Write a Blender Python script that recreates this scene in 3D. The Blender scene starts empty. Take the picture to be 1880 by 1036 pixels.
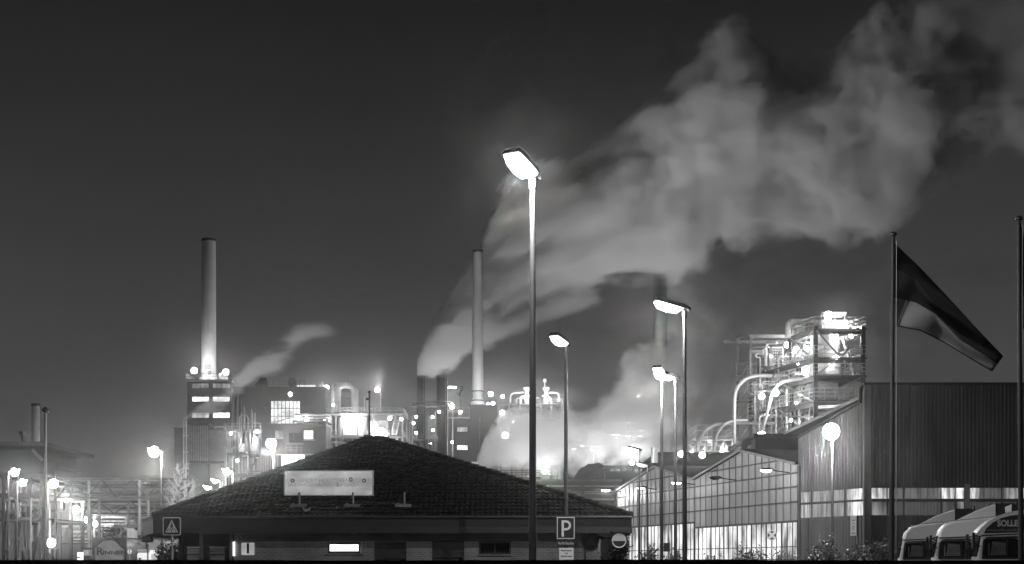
import bpy, bmesh, math, random
from mathutils import Vector, Matrix, noise
R = math.radians
S = bpy.context.scene
COL = S.collection
F, CX, HY, EYE = 2611.1, 940.0, 1034.0, 1.4      # focal length in photo pixels, principal column, horizon row, eye height

def P(px, py, Y):
    """the point at depth Y metres that the photograph shows at (px, py)"""
    return Vector(((px - CX) / F * Y, Y, EYE + (HY - py) / F * Y))
def PX(px, Y): return (px - CX) / F * Y
def PZ(py, Y): return EYE + (HY - py) / F * Y
def M_(n, Y): return n / F * Y                   # n photo pixels at depth Y, in metres
def DEPTH(h, py): return (h - EYE) * F / (HY - py)   # where a thing of height h has its top at row py
V = Vector
UP = V((0, 0, 1))

# ------------------------------------------------------------------ render settings
S.render.engine = 'CYCLES'
S.view_settings.view_transform = 'Standard'
S.view_settings.look = 'None'
S.view_settings.exposure = 0.0
S.view_settings.gamma = 1.0
cy = S.cycles
cy.use_denoising = True
try: cy.denoiser = 'OPENIMAGEDENOISE'
except Exception: pass
cy.max_bounces = 6; cy.diffuse_bounces = 2; cy.glossy_bounces = 2
cy.transmission_bounces = 4; cy.volume_bounces = 4; cy.transparent_max_bounces = 12
cy.caustics_reflective = False; cy.caustics_refractive = False
cy.sample_clamp_indirect = 4.0; cy.sample_clamp_direct = 0.0
cy.use_light_tree = True
cy.use_adaptive_sampling = True; cy.adaptive_threshold = 0.03
cy.volume_max_steps = 256

# ------------------------------------------------------------------ materials
def nt_of(m):
    m.use_nodes = True
    n = m.node_tree; n.nodes.clear()
    return n, n.nodes, n.links

def mat(name, base, rough=0.6, metal=0.0, var=0.25, scale=3.0, bump=0.0, bscale=20.0, stretch=(1, 1, 1), spec=0.5):
    """a grey painted / mineral / metal surface with blotchy wear and a fine bump"""
    m = bpy.data.materials.new(name)
    t, N, L = nt_of(m)
    out = N.new('ShaderNodeOutputMaterial'); b = N.new('ShaderNodeBsdfPrincipled')
    L.new(b.outputs[0], out.inputs[0])
    tc = N.new('ShaderNodeTexCoord'); mp = N.new('ShaderNodeMapping')
    mp.inputs['Scale'].default_value = stretch
    L.new(tc.outputs['Object'], mp.inputs[0])
    nz = N.new('ShaderNodeTexNoise'); nz.inputs['Scale'].default_value = scale
    nz.inputs['Detail'].default_value = 5.0; nz.inputs['Roughness'].default_value = 0.6
    L.new(mp.outputs[0], nz.inputs['Vector'])
    cr = N.new('ShaderNodeValToRGB')
    lo, hi = base * (1 - var), min(0.95, base * (1 + var))
    cr.color_ramp.elements[0].position = 0.3; cr.color_ramp.elements[0].color = (lo, lo, lo, 1)
    cr.color_ramp.elements[1].position = 0.7; cr.color_ramp.elements[1].color = (hi, hi, hi, 1)
    L.new(nz.outputs[0], cr.inputs[0]); L.new(cr.outputs[0], b.inputs['Base Color'])
    b.inputs['Roughness'].default_value = rough; b.inputs['Metallic'].default_value = metal
    b.inputs['Specular IOR Level'].default_value = spec
    if bump:
        n2 = N.new('ShaderNodeTexNoise'); n2.inputs['Scale'].default_value = bscale
        n2.inputs['Detail'].default_value = 4.0
        L.new(mp.outputs[0], n2.inputs['Vector'])
        bp = N.new('ShaderNodeBump'); bp.inputs['Strength'].default_value = bump; bp.inputs['Distance'].default_value = 0.05
        L.new(n2.outputs[0], bp.inputs['Height']); L.new(bp.outputs[0], b.inputs['Normal'])
    return m

def emit(name, strength, var=0.0, scale=1.0, stretch=(1, 1, 1), lo=0.3, hi=0.7, detail=3.0):
    """a lit lamp, pane or backlit sheet; var varies the light behind it"""
    m = bpy.data.materials.new(name)
    t, N, L = nt_of(m)
    out = N.new('ShaderNodeOutputMaterial'); e = N.new('ShaderNodeEmission')
    e.inputs['Color'].default_value = (1, 1, 1, 1)
    L.new(e.outputs[0], out.inputs[0])
    if var:
        tc = N.new('ShaderNodeTexCoord'); mp = N.new('ShaderNodeMapping')
        mp.inputs['Scale'].default_value = stretch
        L.new(tc.outputs['Object'], mp.inputs[0])
        nz = N.new('ShaderNodeTexNoise'); nz.inputs['Scale'].default_value = scale; nz.inputs['Detail'].default_value = detail
        L.new(mp.outputs[0], nz.inputs['Vector'])
        mr = N.new('ShaderNodeMapRange')
        mr.inputs[1].default_value = lo; mr.inputs[2].default_value = hi
        mr.inputs[3].default_value = strength * (1 - var); mr.inputs[4].default_value = strength * (1 + var)
        L.new(nz.outputs[0], mr.inputs[0]); L.new(mr.outputs[0], e.inputs['Strength'])
    else:
        e.inputs['Strength'].default_value = strength
    return m

def brick_mat(name, c1, c2, mortar, ox=0.0):
    m = bpy.data.materials.new(name)
    t, N, L = nt_of(m)
    out = N.new('ShaderNodeOutputMaterial'); b = N.new('ShaderNodeBsdfPrincipled'); L.new(b.outputs[0], out.inputs[0])
    tc = N.new('ShaderNodeTexCoord'); sx = N.new('ShaderNodeSeparateXYZ'); cb = N.new('ShaderNodeCombineXYZ')
    L.new(tc.outputs['Object'], sx.inputs[0]); L.new(sx.outputs['X'], cb.inputs['X']); L.new(sx.outputs['Z'], cb.inputs['Y'])
    br = N.new('ShaderNodeTexBrick')
    br.inputs['Scale'].default_value = 1.0; br.inputs['Brick Width'].default_value = 0.25; br.inputs['Row Height'].default_value = 0.09
    br.inputs['Mortar Size'].default_value = 0.014
    br.inputs['Color1'].default_value = (c1, c1, c1, 1); br.inputs['Color2'].default_value = (c2, c2, c2, 1)
    br.inputs['Mortar'].default_value = (mortar, mortar, mortar, 1)
    L.new(cb.outputs[0], br.inputs['Vector'])
    nz = N.new('ShaderNodeTexNoise'); nz.inputs['Scale'].default_value = 1.2; nz.inputs['Detail'].default_value = 6
    L.new(tc.outputs['Object'], nz.inputs['Vector'])
    mr = N.new('ShaderNodeMapRange'); mr.inputs[1].default_value = .3; mr.inputs[2].default_value = .7; mr.inputs[3].default_value = .72; mr.inputs[4].default_value = 1.15
    L.new(nz.outputs[0], mr.inputs[0])
    mx = N.new('ShaderNodeVectorMath'); mx.operation = 'SCALE'
    L.new(br.outputs['Color'], mx.inputs[0]); L.new(mr.outputs[0], mx.inputs['Scale']); L.new(mx.outputs[0], b.inputs['Base Color'])
    bp = N.new('ShaderNodeBump'); bp.inputs['Strength'].default_value = .6; bp.inputs['Distance'].default_value = .01; bp.invert = True
    L.new(br.outputs['Fac'], bp.inputs['Height']); L.new(bp.outputs[0], b.inputs['Normal'])
    b.inputs['Roughness'].default_value = .85
    return m

MT = dict(
    asphalt=mat('asphalt', .05, .85, var=.3, scale=.6, bump=.3, bscale=30),
    soil=mat('soil', .06, .95, var=.4, scale=.2, bump=.4, bscale=4),
    concrete=mat('concrete', .3, .85, var=.25, scale=.35, bump=.2, bscale=6),
    concrete_dark=mat('dark_concrete', .12, .9, var=.3, scale=.4, bump=.2, bscale=8),
    parapet=mat('parapet_stone', .03, .95, var=.4, scale=5, bump=.6, bscale=40),
    steel=mat('painted_steel', .22, .5, .2, var=.3, scale=1.5),
    steel_dark=mat('dark_steel', .06, .5, .3, var=.4, scale=1.5),
    steel_light=mat('galvanised_steel', .42, .42, .5, var=.25, scale=1.5),
    pipe=mat('insulated_pipe', .5, .35, .45, var=.2, scale=.9, bump=.15, bscale=3),
    pipe_dark=mat('weathered_pipe', .16, .5, .3, var=.35, scale=.8),
    white=mat('white_paint', .75, .4, var=.08, scale=.8),
    white_dirty=mat('soiled_white_paint', .6, .5, var=.2, scale=.5),
    tile=mat('dark_roof_tile', .009, .45, var=.85, scale=2.2, bump=.25, bscale=25),
    fascia=mat('dark_fascia_board', .04, .55, var=.22, scale=.5, stretch=(1, 1, 4), bump=.1, bscale=30),
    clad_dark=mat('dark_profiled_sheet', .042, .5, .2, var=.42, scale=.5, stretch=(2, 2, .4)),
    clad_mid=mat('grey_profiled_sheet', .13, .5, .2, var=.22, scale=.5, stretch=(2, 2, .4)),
    wall_dark=mat('dark_plant_wall', .055, .8, var=.25, scale=.25, bump=.1, bscale=4),
    wall_mid=mat('grey_plant_wall', .13, .8, var=.25, scale=.25, bump=.1, bscale=4),
    wall_light=mat('pale_plant_wall', .42, .8, var=.18, scale=.3),
    black=mat('black_plastic', .015, .5, var=.2),
    rubber=mat('black_rubber', .02, .85, var=.2),
    glass_dark=mat('dark_glass', .012, .08, var=.3, scale=1.0, spec=.6),
    mullion=mat('window_bar', .05, .5, .2, var=.3),
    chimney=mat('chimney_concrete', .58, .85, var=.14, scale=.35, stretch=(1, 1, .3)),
    bark=mat('bark', .16, .9, var=.3, scale=4, bump=.5),
    leaf=mat('leaf', .09, .5, var=.5, scale=2.0),
    leaf_dark=mat('needle_leaf', .035, .6, var=.4, scale=2.0),
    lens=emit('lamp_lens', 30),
    lens_far=emit('floodlight_lens', 60),
    lens_dim=emit('faint_lamp_lens', 3),
    lit=emit('lit_pane', 1.7, .45, .9, detail=5),
    lit_soft=emit('soft_lit_pane', .55, .6, .5, detail=5),
    lit_dim=emit('dim_lit_pane', .16, .7, .8, detail=5),
)

# ------------------------------------------------------------------ mesh building
class MB:
    def __init__(s): s.v = []; s.f = []; s.m = []
    def add(s, vs, fs, mi=0):
        o = len(s.v); s.v += [V(p) for p in vs]
        for f in fs: s.f.append([i + o for i in f]); s.m.append(mi)
    def hexa(s, c, mi=0):      # 8 corners: bottom ring 0-3, top ring 4-7
        s.add(c, [(0, 3, 2, 1), (4, 5, 6, 7), (0, 1, 5, 4), (1, 2, 6, 5), (2, 3, 7, 6), (3, 0, 4, 7)], mi)
    def box(s, a, b, mi=0):
        x0, x1 = sorted((a[0], b[0])); y0, y1 = sorted((a[1], b[1])); z0, z1 = sorted((a[2], b[2]))
        s.hexa([(x0, y0, z0), (x1, y0, z0), (x1, y1, z0), (x0, y1, z0), (x0, y0, z1), (x1, y0, z1), (x1, y1, z1), (x0, y1, z1)], mi)
    def pbox(s, x0, y0, x1, y1, Y, d, mi=0):      # front face given by photo columns/rows at depth Y, running back d metres
        s.box((PX(x0, Y), Y, PZ(y1, Y)), (PX(x1, Y), Y + d, PZ(y0, Y)), mi)
    def bar(s, p, q, w, h=None, mi=0, up=None):
        p, q = V(p), V(q); h = h or w
        d = (q - p)
        if d.length < 1e-6: return
        d.normalize()
        u = up or (UP if abs(d.z) < .95 else V((0, 1, 0)))
        a = d.cross(u).normalized() * (w / 2); b = a.cross(d).normalized() * (h / 2)
        s.hexa([p - a - b, p + a - b, p + a + b, p - a + b, q - a - b, q + a - b, q + a + b, q - a + b], mi)
    def tube(s, pts, r, n=8, mi=0, caps=True):
        pts = [V(p) for p in pts]; rs = r if isinstance(r, (list, tuple)) else [r] * len(pts)
        t0 = (pts[1] - pts[0]).normalized()
        a = t0.cross(UP if abs(t0.z) < .9 else V((1, 0, 0))).normalized()
        o = len(s.v)
        for i, p in enumerate(pts):
            if i == 0: t = t0
            elif i == len(pts) - 1: t = (pts[i] - pts[i - 1]).normalized()
            else: t = ((pts[i + 1] - p).normalized() + (p - pts[i - 1]).normalized()).normalized()
            a = (a - t * a.dot(t)).normalized(); b = t.cross(a)
            for k in range(n):
                w = 2 * math.pi * k / n
                s.v.append(p + (a * math.cos(w) + b * math.sin(w)) * rs[i])
        for i in range(len(pts) - 1):
            for k in range(n):
                k2 = (k + 1) % n
                s.f.append([o + i * n + k, o + i * n + k2, o + (i + 1) * n + k2, o + (i + 1) * n + k]); s.m.append(mi)
        if caps:
            s.f.append([o + k for k in range(n)][::-1]); s.m.append(mi)
            s.f.append([o + (len(pts) - 1) * n + k for k in range(n)]); s.m.append(mi)
    def prism(s, poly, off, mi=0):
        n = len(poly); off = V(off)
        s.add([V(p) for p in poly] + [V(p) + off for p in poly],
              [list(range(n))[::-1], [n + i for i in range(n)]] + [(i, (i + 1) % n, n + (i + 1) % n, n + i) for i in range(n)], mi)
    def lathe(s, prof, c, n=20, mi=0):
        c = V(c); o = len(s.v)
        for r, z in prof:
            for k in range(n):
                w = 2 * math.pi * k / n; s.v.append(c + V((r * math.cos(w), r * math.sin(w), z)))
        for i in range(len(prof) - 1):
            for k in range(n):
                k2 = (k + 1) % n
                s.f.append([o + i * n + k, o + i * n + k2, o + (i + 1) * n + k2, o + (i + 1) * n + k]); s.m.append(mi)
        s.f.append([o + k for k in range(n)][::-1]); s.m.append(mi)
        s.f.append([o + (len(prof) - 1) * n + k for k in range(n)]); s.m.append(mi)
    def disc(s, c, r, nrm, th, n=28, mi=0):
        c, nrm = V(c), V(nrm).normalized(); s.tube([c - nrm * th / 2, c + nrm * th / 2], r, n, mi)
    def sphere(s, c, r, n=12, mi=0, sc=(1, 1, 1)):
        c = V(c); pr = []
        for i in range(n // 2 + 1):
            w = math.pi * i / (n // 2); pr.append((max(.002, r * math.sin(w)), -r * math.cos(w)))
        o = len(s.v); s.lathe(pr, (0, 0, 0), n, mi)
        for i in range(o, len(s.v)): s.v[i] = c + V((s.v[i].x * sc[0], s.v[i].y * sc[1], s.v[i].z * sc[2]))
    def build(s, name, m, parent=None, smooth=None, loc=None):
        me = bpy.data.meshes.new(name)
        o = bpy.data.objects.new(name, me); COL.objects.link(o)
        off = V((0, 0, 0))
        if parent is not None:
            p = parent
            while p is not None: off = off + p.location; p = p.parent
            o.parent = parent
        elif loc is not None:
            off = V(loc); o.location = off
        me.from_pydata([tuple(p - off) for p in s.v], [], s.f)
        for mm in (m if isinstance(m, (list, tuple)) else [m]): me.materials.append(mm)
        if isinstance(m, (list, tuple)): me.polygons.foreach_set('material_index', s.m)
        bm = bmesh.new(); bm.from_mesh(me); bmesh.ops.recalc_face_normals(bm, faces=bm.faces); bm.to_mesh(me); bm.free()
        if smooth:
            me.polygons.foreach_set('use_smooth', [True] * len(me.polygons))
            me.set_sharp_from_angle(angle=R(smooth if smooth is not True else 40))
        me.update()
        return o

def tag(o, label, cat, group=None, kind=None):
    o['label'] = label; o['category'] = cat
    if group: o['group'] = group
    if kind: o['kind'] = kind
    return o
def thing(name, label, cat, loc=(0, 0, 0), group=None):
    o = bpy.data.objects.new(name, None); COL.objects.link(o); o.location = loc
    o.empty_display_size = .3
    return tag(o, label, cat, group)
def structure(o): o['kind'] = 'structure'; return o
def copy_tree(o, parent=None):
    c = o.copy(); COL.objects.link(c)
    if parent is not None: c.parent = parent
    for ch in list(o.children): copy_tree(ch, c)
    return c
def bulb(parent, loc, power, radius=.12):
    l = bpy.data.lights.new('bulb', 'POINT'); l.energy = power; l.shadow_soft_size = radius
    o = bpy.data.objects.new('bulb', l); COL.objects.link(o); o.parent = parent; o.location = loc
    return o
def set_power(root, power, radius=None):
    for ch in root.children_recursive:
        if ch.type == 'LIGHT':
            ch.data = ch.data.copy(); ch.data.energy = power
            if radius: ch.data.shadow_soft_size = radius

def lettering(text, size, m, parent, origin, ux=(1, 0, 0), uz=(0, 0, 1), depth=.004, align='CENTER', name='lettering', bold=0.0, sx=1.0, shear=0.0):
    """writing as a thin raised mesh; origin is the centre of the line, ux the reading direction"""
    cu = bpy.data.curves.new('writing', 'FONT'); cu.body = text; cu.size = size; cu.align_x = align; cu.align_y = 'CENTER'
    cu.extrude = depth; cu.offset = bold; cu.resolution_u = 4; cu.shear = shear
    t = bpy.data.objects.new('writing', cu); COL.objects.link(t)
    dg = bpy.context.evaluated_depsgraph_get(); dg.update()
    me = bpy.data.meshes.new_from_object(t.evaluated_get(dg))
    bpy.data.objects.remove(t)
    ux, uz = V(ux).normalized(), V(uz).normalized(); un = ux.cross(uz)
    off = V((0, 0, 0)); p = parent
    while p is not None: off = off + p.location; p = p.parent
    for v in me.vertices:
        c = v.co.copy(); v.co = V(origin) + ux * (c.x * sx) + uz * c.y + un * (-c.z if False else c.z) - off
    me.materials.clear(); me.materials.append(m)
    o = bpy.data.objects.new(name, me); COL.objects.link(o); o.parent = parent
    return o

def wall_grid(mb, O, U, W, N, t, ulen, wlen, openings, mi=0):
    """a wall plate with real openings: O corner, U along, W up, N outward, t thick; openings are (u0,u1,w0,w1)"""
    O, U, W, N = V(O), V(U), V(W), V(N)
    us = sorted({0.0, ulen} | {max(0, min(ulen, x)) for o in openings for x in o[:2]})
    ws = sorted({0.0, wlen} | {max(0, min(wlen, x)) for o in openings for x in o[2:4]})
    def inside(u, w): return any(o[0] < u < o[1] and o[2] < w < o[3] for o in openings)
    solid = {}
    for i in range(len(us) - 1):
        for j in range(len(ws) - 1):
            solid[i, j] = not inside((us[i] + us[i + 1]) / 2, (ws[j] + ws[j + 1]) / 2)
    def pt(i, j, d): return O + U * us[i] + W * ws[j] - N * d
    for (i, j), sd in solid.items():
        if not sd: continue
        mb.add([pt(i, j, 0), pt(i + 1, j, 0), pt(i + 1, j + 1, 0), pt(i, j + 1, 0)], [(0, 1, 2, 3)], mi)
        mb.add([pt(i, j, t), pt(i + 1, j, t), pt(i + 1, j + 1, t), pt(i, j + 1, t)], [(3, 2, 1, 0)], mi)
        for di, dj, a, b in ((-1, 0, (0, 0), (0, 1)), (1, 0, (1, 1), (1, 0)), (0, -1, (1, 0), (0, 0)), (0, 1, (0, 1), (1, 1))):
            if not solid.get((i + di, j + dj), False):
                A = (i + a[0], j + a[1]); B = (i + b[0], j + b[1])
                mb.add([pt(*A, 0), pt(*B, 0), pt(*B, t), pt(*A, t)], [(0, 1, 2, 3)], mi)

def window(parent, x0, y0, x1, y1, Y, pane, nx=3, ny=1, recess=.15, bar=None, name='window', fm=None):
    """frame with bars as the part, one glass sheet as its sub-part; photo columns/rows at depth Y"""
    a, b = P(x0, y1, Y), P(x1, y0, Y); bw = bar or max(.05, M_(.9, Y))
    f = MB(); yy = Y + recess
    f.box((a.x, yy - .04, a.z), (a.x + bw, yy + .04, b.z)); f.box((b.x - bw, yy - .04, a.z), (b.x, yy + .04, b.z))
    f.box((a.x + bw, yy - .04, a.z), (b.x - bw, yy + .04, a.z + bw)); f.box((a.x + bw, yy - .04, b.z - bw), (b.x - bw, yy + .04, b.z))
    for i in range(1, nx):
        x = a.x + (b.x - a.x) * i / nx; f.box((x - bw * .4, yy - .035, a.z + bw), (x + bw * .4, yy + .035, b.z - bw))
    for j in range(1, ny):
        z = a.z + (b.z - a.z) * j / ny; f.box((a.x + bw, yy - .03, z - bw * .4), (b.x - bw, yy + .03, z + bw * .4))
    fo = f.build(name, fm or MT['mullion'], parent)
    g = MB(); g.box((a.x + .01, yy + .05, a.z + .01), (b.x - .01, yy + .08, b.z - .01)); g.build('pane', pane, fo)
    return fo

def block(name, label, cat, x0, y0, x1, Y, depth, m, wins=(), group=None, roof_m=None, base=HY, parapet=.0, roof_over=.12):
    """a plain building: front face by photo columns and top row at depth Y; wins = (x0,y0,x1,y1,pane,nx,ny)"""
    xa, xb, zt = PX(x0, Y), PX(x1, Y), PZ(y0, Y)
    r = thing(name, label, cat, ((xa + xb) / 2, Y + depth / 2, 0), group)
    mb = MB()
    ops = [(PX(w[0], Y) - xa, PX(w[2], Y) - xa, PZ(w[3], Y), PZ(w[1], Y)) for w in wins]
    wall_grid(mb, (xa, Y, 0), (1, 0, 0), UP, (0, -1, 0), .35, xb - xa, zt, ops)
    wall_grid(mb, (xa, Y + depth, 0), (0, -1, 0), UP, (-1, 0, 0), .35, depth - .35, zt, [])
    wall_grid(mb, (xb, Y + .35, 0), (0, 1, 0), UP, (1, 0, 0), .35, depth - .35, zt, [])
    mb.box((xa + .35, Y + depth - .35, 0), (xb - .35, Y + depth, zt))
    mb.build('wall', m, r)
    rb = MB(); rb.box((xa - roof_over, Y - roof_over, zt + .003), (xb + roof_over, Y + depth + roof_over, zt + .3)); rb.build('roof', roof_m or MT['steel_dark'], r)
    for w in wins: window(r, w[0], w[1], w[2], w[3], Y, w[4], *(w[5:9] if len(w) > 5 else (3, 1)))
    return r

def arc(c, r, a0, a1, n, ax=V((1, 0, 0)), az=UP):
    return [V(c) + ax * (r * math.cos(R(a0 + (a1 - a0) * i / n))) + az * (r * math.sin(R(a0 + (a1 - a0) * i / n))) for i in range(n + 1)]
def smooth_path(pts, rad, n=5):
    """round the corners of a polyline, as pipe elbows do"""
    pts = [V(p) for p in pts]; out = [pts[0]]
    for i in range(1, len(pts) - 1):
        a, b, c = pts[i - 1], pts[i], pts[i + 1]
        r = min(rad, (a - b).length * .48, (c - b).length * .48)
        p0 = b + (a - b).normalized() * r; p1 = b + (c - b).normalized() * r
        for k in range(n + 1):
            t = k / n; out.append(p0 * (1 - t) ** 2 + b * 2 * t * (1 - t) + p1 * t * t)
    out.append(pts[-1]); return out
def railing(mb, pts, h=1.1, post=1.5, w=.06, rails=2):
    pts = [V(p) for p in pts]
    for a, b in zip(pts, pts[1:]):
        n = max(1, round((b - a).length / post))
        for i in range(n + 1):
            p = a.lerp(b, i / n); mb.bar(p, p + UP * h, w)
        for k in range(rails):
            z = h * (k + 1) / rails; mb.bar(a + UP * z, b + UP * z, w)
# ------------------------------------------------------------------ camera
cam = bpy.data.cameras.new('camera'); cam.lens = 50.0; cam.sensor_width = 36.0
cam.shift_y = (HY - 518.0) / 1880.0; cam.clip_end = 6000; cam.clip_start = .1
co = bpy.data.objects.new('camera', cam); COL.objects.link(co)
co.location = (0, 0, EYE); co.rotation_euler = (R(90), 0, 0); S.camera = co

# ------------------------------------------------------------------ night sky (town glow: brighter towards the horizon)
w = bpy.data.worlds.new('World'); S.world = w; w.use_nodes = True
N, L = w.node_tree.nodes, w.node_tree.links; N.clear()
wo = N.new('ShaderNodeOutputWorld'); bg = N.new('ShaderNodeBackground'); L.new(bg.outputs[0], wo.inputs[0])
tc = N.new('ShaderNodeTexCoord'); sp = N.new('ShaderNodeSeparateXYZ'); L.new(tc.outputs['Generated'], sp.inputs[0])
cr = N.new('ShaderNodeValToRGB'); L.new(sp.outputs['Z'], cr.inputs[0])
SKY = [(0.0, .088), (.06, .078), (.13, .058), (.22, .037), (.30, .0215), (.37, .0125), (1.0, .005)]
el = cr.color_ramp.elements
while len(el) < len(SKY): el.new(.5)
for e, (p, v) in zip(el, SKY): e.position = p; e.color = (v, v, v, 1)
nz = N.new('ShaderNodeTexNoise'); nz.inputs['Scale'].default_value = 2.2; nz.inputs['Detail'].default_value = 3
L.new(tc.outputs['Generated'], nz.inputs['Vector'])
mr = N.new('ShaderNodeMapRange'); mr.inputs[1].default_value = .3; mr.inputs[2].default_value = .7; mr.inputs[3].default_value = .82; mr.inputs[4].default_value = 1.18
L.new(nz.outputs[0], mr.inputs[0])
sc = N.new('ShaderNodeVectorMath'); sc.operation = 'SCALE'; L.new(cr.outputs[0], sc.inputs[0]); L.new(mr.outputs[0], sc.inputs['Scale'])
my = N.new('ShaderNodeMapRange'); my.inputs[1].default_value = -.3; my.inputs[2].default_value = .85; my.inputs[3].default_value = .10; my.inputs[4].default_value = 1.0
L.new(sp.outputs['Y'], my.inputs[0])      # the glow of the works lies ahead; the sky behind the viewer is dark
s2 = N.new('ShaderNodeVectorMath'); s2.operation = 'SCALE'; L.new(sc.outputs[0], s2.inputs[0]); L.new(my.outputs[0], s2.inputs['Scale'])
L.new(s2.outputs[0], bg.inputs['Color']); bg.inputs['Strength'].default_value = 1.0

# ------------------------------------------------------------------ ground, road, parapet
g = MB(); g.box((-500, -60, -.5), (500, 1200, 0)); structure(g.build('ground', MT['soil']))
g = MB(); g.box((-400, 8, .004), (400, 56, .012)); g.box((-70, 62, .004), (-14, 700, .012)); structure(g.build('road', MT['asphalt']))
g = MB(); g.box((-70.0, 57.0, .012), (40, 57.2, .13)); g.box((-14.0, 63, .012), (-13.8, 400, .13)); structure(g.build('kerb', MT['concrete']))
g = MB()
n = 260
for i in range(n):
    x0, x1 = -7 + 14 * i / n, -7 + 14 * (i + 1) / n
    h = lambda x: 1.4085 + .0022 * noise.noise(V((x * 1.3, 0, 0))) + .0012 * noise.noise(V((x * 14, 3, 0)))
    g.hexa([(x0, 4.0, 0), (x1, 4.0, 0), (x1, 4.4, 0), (x0, 4.4, 0), (x0, 4.0, h(x0)), (x1, 4.0, h(x1)), (x1, 4.4, h(x1)), (x0, 4.4, h(x0))])
tag(g.build('parapet_wall', MT['parapet']), 'black unlit parapet wall along the bottom edge of the view', 'wall')

# ------------------------------------------------------------------ haze and steam
def volume_mat(name, density, aniso=0.3):
    m = bpy.data.materials.new(name); t, N, L = nt_of(m)
    out = N.new('ShaderNodeOutputMaterial'); pv = N.new('ShaderNodeVolumePrincipled'); L.new(pv.outputs[0], out.inputs['Volume'])
    pv.inputs['Color'].default_value = (.97, .97, .97, 1); pv.inputs['Density'].default_value = density
    pv.inputs['Anisotropy'].default_value = aniso
    return m, N, L, pv
HAZE = .00032
m, N, L, pv = volume_mat('night_air', HAZE, .973)
m.cycles.homogeneous_volume = True
g = MB(); g.box((-510, -70, -1.5), (510, 1210, 215)); hz = g.build('haze', m); hz['kind'] = 'stuff'

def curve_node(N, pts):
    n = N.new('ShaderNodeFloatCurve'); c = n.mapping.curves[0]
    n.mapping.use_clip = False
    while len(c.points) < len(pts): c.points.new(.5, .5)
    for p, (x, y) in zip(c.points, pts): p.location = (x, y); p.handle_type = 'AUTO'
    n.mapping.update(); return n

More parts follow.
